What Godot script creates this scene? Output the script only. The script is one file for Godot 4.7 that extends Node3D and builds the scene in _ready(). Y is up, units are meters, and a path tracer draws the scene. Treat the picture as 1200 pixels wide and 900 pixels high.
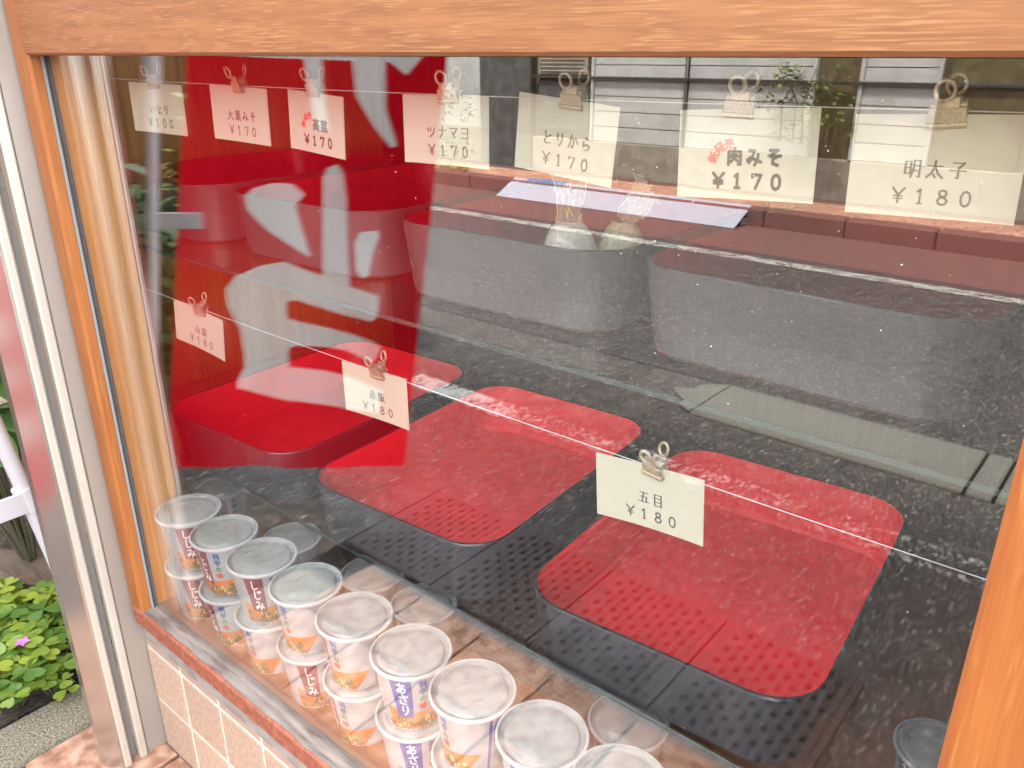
extends Node3D

var rng := RandomNumberGenerator.new()
var names := {}
var M := {}

# ------------------------------------------------------------------ naming
func numbered(n: String) -> String:
	if not names.has(n):
		names[n] = 0
		return n
	names[n] += 1
	return "%s_%03d" % [n, names[n]]

func tag(o: Node3D, label: String, category := "", group := "", kind := "") -> Node3D:
	if label: o.set_meta("label", label)
	if category: o.set_meta("category", category)
	if group: o.set_meta("group", group)
	if kind: o.set_meta("kind", kind)
	return o

func thing(called: String, label: String, category: String, at := Vector3.ZERO, turn := 0.0, group := "") -> Node3D:
	var o := Node3D.new()
	o.name = numbered(called)
	add_child(o)
	o.position = at
	o.rotation.y = turn
	tag(o, label, category, group)
	return o

func fin(st: SurfaceTool) -> ArrayMesh:
	st.generate_normals()
	return st.commit()

func put(called: String, mesh: Mesh, m: Material, parent: Node3D = null, at := Vector3.ZERO, rot := Vector3.ZERO) -> MeshInstance3D:
	var o := MeshInstance3D.new()
	o.name = numbered(called) if parent == null else called
	o.mesh = mesh
	if m: o.material_override = m
	if parent == null: add_child(o)
	else: parent.add_child(o, true)
	o.position = at
	o.rotation = rot
	return o

# ------------------------------------------------------------------ geometry
func mb() -> SurfaceTool:
	var st := SurfaceTool.new()
	st.begin(Mesh.PRIMITIVE_TRIANGLES)
	st.set_smooth_group(-1)
	return st

# triangle whose front (clockwise) faces along «out»
func tri(st: SurfaceTool, a: Vector3, b: Vector3, c: Vector3, out: Vector3) -> void:
	if (b - a).cross(c - a).dot(out) > 0.0:
		st.add_vertex(a); st.add_vertex(c); st.add_vertex(b)
	else:
		st.add_vertex(a); st.add_vertex(b); st.add_vertex(c)

func quad(st: SurfaceTool, a: Vector3, b: Vector3, c: Vector3, d: Vector3, out: Vector3) -> void:
	tri(st, a, b, c, out)
	tri(st, a, c, d, out)

func bx(st: SurfaceTool, c: Vector3, s: Vector3, bev := 0.0, bs := Basis.IDENTITY) -> void:
	var h := s / 2.0
	if bev <= 0.0:
		for ax in 3:
			for sg in [-1.0, 1.0]:
				var n := Vector3.ZERO; n[ax] = sg
				var u := Vector3.ZERO; u[(ax + 1) % 3] = h[(ax + 1) % 3]
				var v := Vector3.ZERO; v[(ax + 2) % 3] = h[(ax + 2) % 3]
				var f := n * h[ax]
				quad(st, c + bs * (f - u - v), c + bs * (f + u - v), c + bs * (f + u + v), c + bs * (f - u + v), bs * n)
		return
	var b: float = min(bev, min(h.x, min(h.y, h.z)) * 0.98)
	var i := h - Vector3(b, b, b)
	for ax in 3:
		var a1 := (ax + 1) % 3
		var a2 := (ax + 2) % 3
		for sg in [-1.0, 1.0]:
			var n := Vector3.ZERO; n[ax] = sg
			var u := Vector3.ZERO; u[a1] = i[a1]
			var v := Vector3.ZERO; v[a2] = i[a2]
			var f := n * h[ax]
			quad(st, c + bs * (f - u - v), c + bs * (f + u - v), c + bs * (f + u + v), c + bs * (f - u + v), bs * n)
		for s1 in [-1.0, 1.0]:
			for s2 in [-1.0, 1.0]:
				var p := Vector3.ZERO; p[a1] = s1 * h[a1]; p[a2] = s2 * i[a2]
				var q := Vector3.ZERO; q[a1] = s1 * i[a1]; q[a2] = s2 * h[a2]
				var e := Vector3.ZERO; e[ax] = i[ax]
				var o := Vector3.ZERO; o[a1] = s1; o[a2] = s2
				quad(st, c + bs * (p - e), c + bs * (p + e), c + bs * (q + e), c + bs * (q - e), bs * o)
	for sx in [-1.0, 1.0]:
		for sy in [-1.0, 1.0]:
			for sz in [-1.0, 1.0]:
				var g := Vector3(sx, sy, sz)
				tri(st, c + bs * (g * Vector3(h.x, i.y, i.z)), c + bs * (g * Vector3(i.x, h.y, i.z)), c + bs * (g * Vector3(i.x, i.y, h.z)), bs * g)

func box(s: Vector3, bev := 0.0) -> ArrayMesh:
	var st := mb()
	bx(st, Vector3.ZERO, s, bev)
	return fin(st)

# a box given by its two corners
func bar(called: String, lo: Vector3, hi: Vector3, m: Material, parent: Node3D = null, bev := 0.0015) -> MeshInstance3D:
	return put(called, box(hi - lo, bev), m, parent, (lo + hi) / 2.0)

func lathe(st: SurfaceTool, prof: Array, n := 32, uv := false, uv0 := 0.0, uv1 := 1.0) -> void:
	var grp := 0
	var vlen := 0.0
	var tot := 0.0
	for k in prof.size() - 1: tot += (prof[k + 1] as Vector2).distance_to(prof[k])
	for k in prof.size() - 1:
		var p: Vector2 = prof[k]
		var q: Vector2 = prof[k + 1]
		var d := q - p
		if k > 0 and absf((p - (prof[k - 1] as Vector2)).angle_to(d)) > 0.6: grp += 1
		st.set_smooth_group(grp)
		var va := vlen / tot
		vlen += d.length()
		var vb := vlen / tot
		for j in n:
			var t0 := TAU * j / n
			var t1 := TAU * (j + 1) / n
			var nm := Vector2(d.y, -d.x)
			var tm := (t0 + t1) / 2.0
			var out := Vector3(sin(tm) * nm.x, nm.y, cos(tm) * nm.x)
			var P := [Vector3(sin(t0) * p.x, p.y, cos(t0) * p.x), Vector3(sin(t1) * p.x, p.y, cos(t1) * p.x), Vector3(sin(t1) * q.x, q.y, cos(t1) * q.x), Vector3(sin(t0) * q.x, q.y, cos(t0) * q.x)]
			var W := [Vector2(uv0 + (uv1 - uv0) * j / n, 1 - va), Vector2(uv0 + (uv1 - uv0) * (j + 1) / n, 1 - va), Vector2(uv0 + (uv1 - uv0) * (j + 1) / n, 1 - vb), Vector2(uv0 + (uv1 - uv0) * j / n, 1 - vb)]
			for tr in [[0, 1, 2], [0, 2, 3]]:
				var a: Vector3 = P[tr[0]]
				var b: Vector3 = P[tr[1]]
				var c: Vector3 = P[tr[2]]
				if (b - a).cross(c - a).length() < 1e-12: continue
				var order: Array = tr if (b - a).cross(c - a).dot(out) < 0.0 else [tr[0], tr[2], tr[1]]
				for w in order:
					if uv: st.set_uv(W[w])
					st.add_vertex(P[w])

func tube(st: SurfaceTool, pts: Array, r: float, n := 8, r_end := -1.0, caps := true) -> void:
	var prev := []
	var last := pts.size() - 1
	var side := Vector3.ZERO
	for k in pts.size():
		var p: Vector3 = pts[k]
		var d: Vector3 = ((pts[min(k + 1, last)] as Vector3) - (pts[max(k - 1, 0)] as Vector3)).normalized()
		if side == Vector3.ZERO:
			side = d.cross(Vector3.UP if absf(d.y) < 0.9 else Vector3.RIGHT).normalized()
		side = (side - d * side.dot(d)).normalized()
		var up := side.cross(d)
		var rr := r if r_end < 0.0 else lerpf(r, r_end, float(k) / last)
		var ring := []
		for j in n:
			var t := TAU * j / n
			ring.append(p + (side * cos(t) + up * sin(t)) * rr)
		if k > 0:
			st.set_smooth_group(1)
			for j in n:
				var j2 := (j + 1) % n
				var out: Vector3 = (ring[j] as Vector3) + (ring[j2] as Vector3) - 2.0 * p
				quad(st, prev[j], prev[j2], ring[j2], ring[j], out)
		if caps and (k == 0 or k == last):
			st.set_smooth_group(-1)
			for j in n: tri(st, p, ring[j], ring[(j + 1) % n], -d if k == 0 else d)
		prev = ring

func rrect(w: float, d: float, r: float, y: float, seg := 7) -> Array:
	var out := []
	for q in 4:
		var cx := (w / 2 - r) * (1.0 if q == 0 or q == 3 else -1.0)
		var cz := (d / 2 - r) * (1.0 if q < 2 else -1.0)
		for k in seg + 1:
			var a := PI / 2 * (q + float(k) / seg)
			out.append(Vector3(cx + cos(a) * r, y, cz + sin(a) * r))
	return out

# skins a stack of rings; inward = the normal looks to the middle
func skin(st: SurfaceTool, rings: Array, inward := false, group0 := 0) -> void:
	for k in rings.size() - 1:
		st.set_smooth_group(group0 + k)
		var a: Array = rings[k]
		var b: Array = rings[k + 1]
		var n := a.size()
		for j in n:
			var j2 := (j + 1) % n
			var m: Vector3 = ((a[j] as Vector3) + (b[j2] as Vector3)) / 2.0
			var e1: Vector3 = (a[j2] as Vector3) - (a[j] as Vector3)
			var e2: Vector3 = (b[j] as Vector3) - (a[j] as Vector3)
			var nm := e1.cross(e2)
			var ref := Vector3(m.x, 0, m.z) * (-1.0 if inward else 1.0)
			if absf(e2.y) < 0.3 * e2.length(): ref = Vector3.UP
			if nm.dot(ref) < 0: nm = -nm
			quad(st, a[j], a[j2], b[j2], b[j], nm)

func cap(st: SurfaceTool, ring: Array, out: Vector3) -> void:
	st.set_smooth_group(-1)
	var c := Vector3.ZERO
	for p in ring: c += p
	c /= ring.size()
	for j in ring.size(): tri(st, c, ring[j], ring[(j + 1) % ring.size()], out)

# ------------------------------------------------------------------ materials
func lin(r: float, g: float, b: float) -> Color:
	return Color(r, g, b).linear_to_srgb()

func mat(c: Color, rough := 0.7, metal := 0.0, spec := 0.5) -> StandardMaterial3D:
	var m := StandardMaterial3D.new()
	m.albedo_color = c
	m.roughness = rough
	m.metallic = metal
	m.metallic_specular = spec
	return m

func clear(a := 0.02, rough := 0.0) -> StandardMaterial3D:
	var m := mat(Color(1, 1, 1, a), rough)
	m.transparency = BaseMaterial3D.TRANSPARENCY_ALPHA
	return m

func noise(freq: float, type := FastNoiseLite.TYPE_SIMPLEX_SMOOTH, octaves := 4, sd := 1) -> FastNoiseLite:
	var n := FastNoiseLite.new()
	n.noise_type = type
	n.frequency = freq
	n.fractal_octaves = octaves
	n.seed = sd
	return n

func noise_tex(freq: float, cols: Array, offs: Array, size := 512, sd := 1, type := FastNoiseLite.TYPE_SIMPLEX_SMOOTH, oct := 4) -> NoiseTexture2D:
	var t := NoiseTexture2D.new()
	t.width = size; t.height = size
	t.seamless = true
	t.noise = noise(freq, type, oct, sd)
	var g := Gradient.new()
	g.colors = PackedColorArray(cols)
	g.offsets = PackedFloat32Array(offs)
	t.color_ramp = g
	return t

func normal_tex(freq: float, strength := 4.0, size := 256, sd := 5, oct := 4) -> NoiseTexture2D:
	var t := NoiseTexture2D.new()
	t.width = size; t.height = size
	t.seamless = true
	t.noise = noise(freq, FastNoiseLite.TYPE_SIMPLEX_SMOOTH, oct, sd)
	t.as_normal_map = true
	t.bump_strength = strength
	return t

func tri_map(m: StandardMaterial3D, t: Texture2D, scale: float) -> StandardMaterial3D:
	m.albedo_texture = t
	m.uv1_triplanar = true
	m.uv1_world_triplanar = true
	m.uv1_scale = Vector3.ONE * scale
	return m

func bump(m: StandardMaterial3D, t: Texture2D, s: float) -> StandardMaterial3D:
	m.normal_enabled = true
	m.normal_texture = t
	m.normal_scale = s
	return m

# wood: grain runs along the picture's u
func wood_image(a: Color, b: Color, c: Color, sd: int, upright := false, worn := 0.0, w := 1024, h := 384) -> ImageTexture:
	var im := Image.create(w, h, false, Image.FORMAT_RGB8)
	var n1 := noise(0.02, FastNoiseLite.TYPE_SIMPLEX_SMOOTH, 3, sd)
	var n2 := noise(0.10, FastNoiseLite.TYPE_SIMPLEX_SMOOTH, 3, sd + 1)
	var n3 := noise(0.05, FastNoiseLite.TYPE_SIMPLEX_SMOOTH, 3, sd + 2)
	var n4 := noise(0.006, FastNoiseLite.TYPE_SIMPLEX_SMOOTH, 2, sd + 3)
	var tone := func(x: float, y: int) -> Color:
		var g := n1.get_noise_2d(x * 0.10, y * 1.5)
		var f := n2.get_noise_2d(x * 0.035, y * 3.4)
		var big := n4.get_noise_2d(x, y * 1.5)
		var col := a.lerp(b, clampf(0.5 + g * 0.6 + f * 0.55 + big * 0.4, 0, 1))
		var k := n3.get_noise_2d(x * 0.20, y * 4.2) + 0.5 * f + 0.5 * big
		return col.lerp(c, smoothstep(0.10, 0.75, k) * worn)
	for y in h:
		for x in w:
			var col: Color = tone.call(x, y)
			var t := smoothstep(0.78, 1.0, float(x) / w)
			if t > 0.0: col = col.lerp(tone.call(x - w, y), t)
			im.set_pixel(x, y, col)
	if upright: im.rotate_90(CLOCKWISE)
	return ImageTexture.create_from_image(im)

func wood(a: Color, b: Color, c: Color, sd: int, along: int, per_metre: float, worn := 0.0, rough := 0.55) -> StandardMaterial3D:
	var key := "w%d" % sd
	if not M.has(key): M[key] = wood_image(a, b, c, sd, along == 1, worn)
	var m := mat(Color.WHITE, rough)
	m.albedo_texture = M[key]
	m.uv1_triplanar = true
	m.uv1_world_triplanar = true
	# triplanar looks x faces up with (z, y), y faces with (x, z), z faces with (x, y)
	m.uv1_scale = Vector3(per_metre, per_metre * 2.67, per_metre * 2.67)
	if along == 1: m.uv1_scale = Vector3(per_metre * 2.67, per_metre, per_metre * 2.67)
	return m

# ------------------------------------------------------------------ drawing
func blend(im: Image, x: int, y: int, c: Color, a: float) -> void:
	if a <= 0.0 or x < 0 or y < 0 or x >= im.get_width() or y >= im.get_height(): return
	im.set_pixel(x, y, im.get_pixel(x, y).lerp(c, minf(a, 1.0)))

func seg(im: Image, p: Vector2, q: Vector2, r: float, c: Color) -> void:
	var lo := Vector2(minf(p.x, q.x), minf(p.y, q.y)) - Vector2(r + 1, r + 1)
	var hi := Vector2(maxf(p.x, q.x), maxf(p.y, q.y)) + Vector2(r + 1, r + 1)
	for y in range(int(lo.y), int(hi.y) + 1):
		for x in range(int(lo.x), int(hi.x) + 1):
			var v := Vector2(x + 0.5, y + 0.5)
			var d := v.distance_to(Geometry2D.get_closest_point_to_segment(v, p, q))
			blend(im, x, y, c, r + 0.5 - d)

func poly(im: Image, pts: PackedVector2Array, c: Color) -> void:
	var lo := pts[0]
	var hi := pts[0]
	for p in pts:
		lo = Vector2(minf(lo.x, p.x), minf(lo.y, p.y))
		hi = Vector2(maxf(hi.x, p.x), maxf(hi.y, p.y))
	for y in range(int(lo.y), int(hi.y) + 1):
		for x in range(int(lo.x), int(hi.x) + 1):
			var a := 0.0
			for o in [Vector2(.25, .25), Vector2(.75, .25), Vector2(.25, .75), Vector2(.75, .75)]:
				if Geometry2D.is_point_in_polygon(Vector2(x, y) + o, pts): a += 0.25
			blend(im, x, y, c, a)

func ell(im: Image, c: Vector2, r: Vector2, col: Color, a := 1.0, turn := 0.0) -> void:
	var m := maxf(r.x, r.y) + 1
	for y in range(int(c.y - m), int(c.y + m) + 1):
		for x in range(int(c.x - m), int(c.x + m) + 1):
			var d := ((Vector2(x + 0.5, y + 0.5) - c).rotated(-turn) / r).length()
			blend(im, x, y, col, clampf((1.0 - d) * minf(r.x, r.y) + 0.5, 0, 1) * a)

# strokes of each character on a 100 by 100 grid
const GLYPH := {
	"い": "18,25 20,60 34,80 42,66; 70,30 84,62",
	"な": "15,30 50,28; 36,12 20,62; 64,26 86,40; 56,44 58,78 44,88 34,80 44,70 62,74 84,88",
	"り": "30,15 26,50 34,56; 66,12 70,45 62,72 42,92",
	"大": "10,38 90,38; 50,8 48,40 34,70 10,92; 52,42 68,72 92,92",
	"葉": "8,18 92,18; 34,6 34,28; 66,6 66,28; 8,38 92,38; 30,30 30,58 82,58; 50,30 50,58; 70,30 70,48 50,48; 8,68 92,68; 50,60 50,96; 46,70 10,92; 54,70 92,92",
	"み": "22,18 52,18 40,50 22,80 12,68 26,56 60,64 92,76; 74,36 72,66 56,92",
	"そ": "28,14 72,14 22,46 90,42; 74,44 46,58 46,82 74,90",
	"高": "50,4 50,18; 8,18 92,18; 32,28 68,28 68,42 32,42 32,28; 14,94 14,52 86,52 86,92 76,92; 36,64 66,64 66,82 36,82 36,64",
	"菜": "8,18 92,18; 34,6 34,28; 66,6 66,28; 82,32 14,40; 22,46 28,56; 48,44 52,54; 80,42 72,56; 8,66 92,66; 50,58 50,96; 46,68 10,92; 54,68 92,92",
	"ツ": "14,30 24,50; 40,24 48,44; 84,26 76,60 40,90",
	"ナ": "10,38 92,38; 54,10 54,45 46,70 24,92",
	"マ": "12,22 88,22 50,66; 36,48 64,86",
	"ヨ": "18,18 80,18 80,92; 22,52 80,52; 16,86 80,86",
	"と": "30,12 40,46; 80,34 34,56 24,76 44,88 84,84",
	"か": "10,36 54,32 58,50 48,88 36,80; 36,10 30,50 12,88; 72,28 92,58",
	"ら": "42,10 60,20; 30,32 26,66 56,50 78,62 72,82 38,92",
	"肉": "14,94 14,24 86,24 86,90 74,90; 50,6 48,30 28,50; 52,36 72,50; 50,52 28,78; 52,60 74,76",
	"明": "12,16 40,16 40,76 12,76 12,16; 12,46 40,46; 56,10 56,50 44,94; 56,10 88,10 88,92 76,90; 56,36 88,36; 56,60 88,60",
	"太": "10,34 90,34; 50,8 48,36 34,70 10,92; 52,40 68,72 92,92; 44,76 54,90",
	"子": "22,14 78,14 52,40; 52,40 52,90 38,86; 8,52 92,52",
	"山": "50,10 50,84; 16,38 16,84 84,84; 84,36 84,90",
	"赤": "22,20 78,20; 10,42 90,42; 50,6 50,42; 38,44 36,70 20,94; 60,44 60,92 50,88; 20,58 12,78; 78,56 88,76",
	"飯": "28,6 8,34; 28,6 46,28; 28,24 28,34; 14,36 42,36 42,62 14,62 14,36; 14,49 42,49; 14,62 14,92 32,82; 40,70 46,88; 56,14 92,14; 58,14 56,60 46,94; 60,42 86,42 74,70 54,94; 62,52 76,74 94,94",
	"五": "16,16 84,16; 48,16 36,86; 22,48 72,48 68,86; 8,86 92,86",
	"目": "24,10 76,10 76,92 24,92 24,10; 24,36 76,36; 24,64 76,64",
	"新": "28,4 28,14; 8,18 50,18; 18,24 22,36; 40,24 36,36; 6,40 52,40; 8,56 50,56; 28,40 28,94; 26,60 8,84; 32,62 48,76; 88,10 62,20; 62,20 60,60 50,92; 62,44 94,44; 80,44 80,96",
	"発": "12,14 42,12 30,34 8,54; 18,26 28,36; 58,8 74,36 94,52; 70,20 84,10; 78,32 90,22; 26,48 76,48; 14,66 88,66; 38,48 36,72 14,94; 62,48 62,90 90,90 90,78",
	"売": "14,16 86,16; 50,4 50,32; 24,32 76,32; 10,58 10,46 90,46 90,58; 38,54 34,76 10,94; 60,54 60,90 90,90 90,78",
	"し": "34,10 32,70 48,90 76,76",
	"じ": "34,10 32,70 48,90 76,76; 60,14 68,28; 78,10 86,24",
	"あ": "20,26 78,24; 44,8 44,60 50,86; 66,40 46,76 22,84 20,66 50,48 80,56 84,76 60,92",
	"さ": "14,34 84,26; 44,8 66,60 74,66; 26,60 28,82 70,92",
	"料": "10,14 18,34; 44,12 36,32; 6,42 50,42; 28,8 28,94; 26,46 8,74; 30,48 46,64; 60,20 72,30; 58,44 70,54; 52,72 94,62; 82,6 82,96",
	"亭": "50,2 50,12; 8,14 92,14; 32,22 68,22 68,36 32,36 32,22; 10,58 10,46 90,46 90,58; 26,62 74,62; 52,62 52,94 40,90",
	"の": "52,26 46,60 28,80 16,62 26,34 54,20 82,34 84,64 58,90",
	"味": "8,24 36,24 36,70 8,70 8,24; 44,28 88,28; 40,50 94,50; 66,8 66,96; 64,52 42,84; 68,52 92,82",
	"¥": "16,8 50,48; 84,8 50,48; 50,48 50,94; 24,54 76,54; 24,70 76,70",
	"1": "34,24 50,10 50,92; 36,92 64,92",
	"7": "24,24 24,12 78,12 46,92",
	"0": "50,8 66,16 74,36 74,64 66,84 50,92 34,84 26,64 26,36 34,16 50,8",
	"8": "50,8 66,14 70,28 64,40 50,47 36,40 30,28 34,14 50,8; 50,47 68,56 76,70 68,86 50,92 32,86 24,70 32,56 50,47",
}

func glyph(im: Image, ch: String, at: Vector2, size: Vector2, thick: float, c: Color, turn := 0.0, mincho := true) -> void:
	for stroke in (GLYPH[ch] as String).split(";"):
		var last := Vector2.INF
		for pair in stroke.strip_edges().split(" ", false):
			var xy := pair.split(",")
			var p := at + ((Vector2(xy[0].to_float(), xy[1].to_float()) / 100.0 - Vector2(0.5, 0.5)) * size).rotated(turn)
			if last != Vector2.INF:
				var d := (p - last).rotated(-turn)
				var t := thick * (0.55 if mincho and absf(d.x) > 3.0 * absf(d.y) else 1.0)
				seg(im, last, p, t, c)
			last = p

func text(im: Image, s: String, mid: Vector2, size: Vector2, step: float, thick: float, c: Color, mincho := true, turn := 0.0) -> void:
	for k in s.length():
		glyph(im, s[k], mid + Vector2((k - (s.length() - 1) / 2.0) * step, 0).rotated(turn), size, thick, c, turn, mincho)

# ------------------------------------------------------------------ the scene
func _ready() -> void:
	rng.seed = 7
	var cam := Camera3D.new()
	cam.name = "camera"
	cam.fov = 50.56
	cam.near = 0.02
	cam.far = 200.0
	add_child(cam)
	cam.transform = Transform3D(Basis(Vector3(0.765, 0, -0.644), Vector3(-0.242, 0.927, -0.288), Vector3(0.597, 0.376, 0.709)).orthonormalized(), Vector3(0, 1.205, 0.48))
	cam.current = true

	var env := Environment.new()
	env.background_mode = Environment.BG_SKY
	var sky := Sky.new()
	var sm := ProceduralSkyMaterial.new()
	sm.sky_top_color = Color(0.86, 0.875, 0.895)
	sm.sky_horizon_color = Color(0.94, 0.94, 0.935)
	sm.sky_curve = 0.2
	sm.ground_bottom_color = Color(0.3, 0.29, 0.28)
	sm.ground_horizon_color = Color(0.6, 0.6, 0.6)
	sky.sky_material = sm
	env.sky = sky
	env.background_energy_multiplier = 1.4
	env.tonemap_mode = Environment.TONE_MAPPER_LINEAR
	env.tonemap_exposure = 7.0
	env.sdfgi_enabled = true
	env.ssao_enabled = true
	env.ssil_enabled = true
	var we := WorldEnvironment.new()
	we.name = "surroundings"
	we.environment = env
	add_child(we)

	var sun := DirectionalLight3D.new()
	sun.name = "sun"
	sun.light_energy = 1.1
	sun.light_color = Color(1.0, 0.97, 0.92)
	sun.light_angular_distance = 10.0
	sun.shadow_enabled = true
	sun.rotation_degrees = Vector3(-62, 168, 0)
	add_child(sun)

	make_materials()
	build_ground()
	build_shop()
	build_case()
	build_street()
	build_shelves()
	build_trays()
	build_cups()
	build_cards()
	build_rice_balls()
	build_flag()
	build_plants()
	build_fence()
	build_dust()
	build_mats()

func make_materials() -> void:
	M.rail = wood(Color(0.530, 0.345, 0.195), Color(0.440, 0.262, 0.132), Color(0.610, 0.445, 0.290), 11, 0, 2.4, 0.7, 0.6)
	M.rail.uv1_scale = Vector3(1.9, 6.4, 6.4)
	M.stile = wood(Color(0.582, 0.358, 0.164), Color(0.516, 0.287, 0.118), Color(0.624, 0.425, 0.231), 31, 1, 0.8, 0.6, 0.5)
	M.stile_r = wood(Color(0.582, 0.344, 0.153), Color(0.508, 0.265, 0.101), Color(0.624, 0.425, 0.231), 51, 1, 1.2, 0.7, 0.5)
	M.jamb = wood(Color(0.88, 0.62, 0.30), Color(0.80, 0.52, 0.21), Color(0.90, 0.68, 0.40), 71, 1, 0.7, 0.5, 0.5)
	M.plank = wood(Color(0.687, 0.438, 0.234), Color(0.577, 0.336, 0.163), Color(0.744, 0.504, 0.297), 91, 0, 0.9, 0.5, 0.5)
	M.inner = wood(Color(0.620, 0.430, 0.240), Color(0.520, 0.340, 0.170), Color(0.680, 0.500, 0.320), 111, 1, 0.7, 0.4, 0.6)
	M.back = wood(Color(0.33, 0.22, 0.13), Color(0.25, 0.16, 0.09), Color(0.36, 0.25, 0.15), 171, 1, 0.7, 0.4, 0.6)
	M.side = wood(Color(0.84, 0.58, 0.28), Color(0.75, 0.48, 0.2), Color(0.86, 0.64, 0.38), 191, 1, 0.7, 0.4, 0.6)
	M.board = wood(Color(0.42, 0.36, 0.31), Color(0.28, 0.23, 0.19), Color(0.5, 0.44, 0.38), 131, 0, 1.5, 0.4, 0.9)
	M.steel = bump(mat(lin(0.36, 0.335, 0.31), 0.38, 0.55), normal_tex(0.02, 1.0, 256, 8), 0.15)
	M.steel.normal_texture.noise.frequency = 0.01
	M.steel.uv1_triplanar = true
	M.steel.uv1_scale = Vector3.ONE * 2.0
	M.alu = mat(lin(0.62, 0.61, 0.55), 0.32, 0.6)
	M.channel = mat(lin(0.15, 0.135, 0.13), 0.7)
	M.lip = mat(lin(0.50, 0.45, 0.41), 0.20, 0.85)
	M.glass = clear(0.0)
	M.shelf_glass = clear(0.0)
	M.edge = mat(lin(0.035, 0.055, 0.05), 0.2)
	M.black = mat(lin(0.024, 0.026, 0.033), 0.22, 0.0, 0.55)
	M.black_sheen = mat(lin(0.085, 0.087, 0.090), 0.25, 0.0, 0.55)  # black lacquer lightened to paint the street sheen on the upper trays
	M.red = tri_map(mat(Color.WHITE, 0.42), noise_tex(0.02, [lin(0.74, 0.028, 0.036), lin(0.82, 0.036, 0.046)], [0.3, 0.7]), 2.0)
	M.paper = mat(Color.WHITE, 0.8)
	M.brass = tri_map(mat(Color.WHITE, 0.42, 0.55), noise_tex(0.06, [lin(0.32, 0.25, 0.15), lin(0.50, 0.44, 0.32)], [0.25, 0.75]), 18.0)
	M.string = mat(lin(0.45, 0.45, 0.45), 0.35)
	M.white_plastic = mat(lin(0.52, 0.53, 0.57), 0.38)
	M.mortar = tri_map(mat(Color.WHITE, 0.95), noise_tex(0.02, [lin(0.19, 0.175, 0.17), lin(0.26, 0.245, 0.235)], [0.3, 0.7], 256, 6, FastNoiseLite.TYPE_SIMPLEX_SMOOTH, 2), 3.0)
	M.grout = tri_map(mat(Color.WHITE, 0.95), noise_tex(0.02, [lin(0.52, 0.50, 0.47), lin(0.62, 0.60, 0.57)], [0.3, 0.7], 256, 7, FastNoiseLite.TYPE_SIMPLEX_SMOOTH, 2), 3.0)
	M.sill_paint = tri_map(mat(Color.WHITE, 0.6), noise_tex(0.03, [lin(0.20, 0.06, 0.035), lin(0.29, 0.095, 0.055)], [0.3, 0.7]), 4.0)
	M.sill_top = tri_map(mat(Color.WHITE, 0.85), noise_tex(0.02, [lin(0.11, 0.08, 0.07), lin(0.155, 0.13, 0.115), lin(0.19, 0.165, 0.15), lin(0.25, 0.20, 0.165)], [0.25, 0.42, 0.65, 0.85], 512, 9, FastNoiseLite.TYPE_SIMPLEX_SMOOTH, 4), 2.2)
	M.sill_top.uv1_scale = Vector3(0.9, 6.0, 6.0)
	M.tiles = []
	for k in 4:
		var s := 0.92 + 0.05 * k
		M.tiles.append(tri_map(mat(Color.WHITE, 0.55), noise_tex(0.05, [lin(0.34 * s, 0.245 * s, 0.185 * s), lin(0.41 * s, 0.30 * s, 0.235 * s)], [0.3, 0.7], 256, 20 + k), 6.0))
	M.pavers = []
	for k in 4:
		var s := 0.85 + 0.1 * k
		M.pavers.append(tri_map(mat(Color.WHITE, 0.8), noise_tex(0.03, [lin(0.26 * s, 0.13 * s, 0.08 * s), lin(0.42 * s, 0.24 * s, 0.16 * s), lin(0.5 * s, 0.33 * s, 0.25 * s)], [0.25, 0.55, 0.8], 256, 40 + k), 3.0))
	# asphalt: dark binder with light chips
	var im := Image.create(1024, 1024, false, Image.FORMAT_RGB8)
	var na := noise(0.10, FastNoiseLite.TYPE_SIMPLEX, 3, 3)
	var nb := noise(0.008, FastNoiseLite.TYPE_SIMPLEX_SMOOTH, 3, 4)
	for y in 1024:
		for x in 1024:
			var v := 0.265 + 0.14 * na.get_noise_2d(x, y) + 0.05 * nb.get_noise_2d(x, y)
			im.set_pixel(x, y, Color(v, v * 0.985, v * 0.96))
	for k in 6400:
		var b := rng.randf()
		var c := Color(0.40, 0.39, 0.37).lerp(Color(0.74, 0.72, 0.70), b * b) if rng.randf() < 0.6 else Color(0.12, 0.12, 0.12)
		ell(im, Vector2(rng.randf_range(6, 1018), rng.randf_range(6, 1018)), Vector2(rng.randf_range(1.5, 5.6), rng.randf_range(1.5, 4.4)), c, 0.85, rng.randf() * PI)
	M.asphalt_tex = ImageTexture.create_from_image(im)
	M.asphalt = tri_map(mat(Color(0.88, 0.88, 0.88), 0.9), M.asphalt_tex, 0.9)
	M.asphalt_old = tri_map(mat(Color(1.0, 0.99, 0.97), 0.9), M.asphalt_tex, 1.0)
	M.concrete = tri_map(mat(Color.WHITE, 0.9), noise_tex(0.08, [lin(0.105, 0.105, 0.09), lin(0.14, 0.14, 0.12), lin(0.19, 0.19, 0.165)], [0.2, 0.55, 0.85], 512, 12, FastNoiseLite.TYPE_SIMPLEX_SMOOTH, 5), 2.0)
	M.aggregate = tri_map(mat(Color.WHITE, 0.95), noise_tex(0.10, [lin(0.085, 0.074, 0.050), lin(0.165, 0.143, 0.102), lin(0.27, 0.24, 0.18)], [0.25, 0.5, 0.78], 512, 13, FastNoiseLite.TYPE_SIMPLEX, 5), 3.0)
	M.red_pave = tri_map(mat(Color.WHITE, 0.9), noise_tex(0.06, [lin(0.105, 0.05, 0.043), lin(0.15, 0.08, 0.068)], [0.3, 0.7], 512, 14), 2.0)
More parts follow.
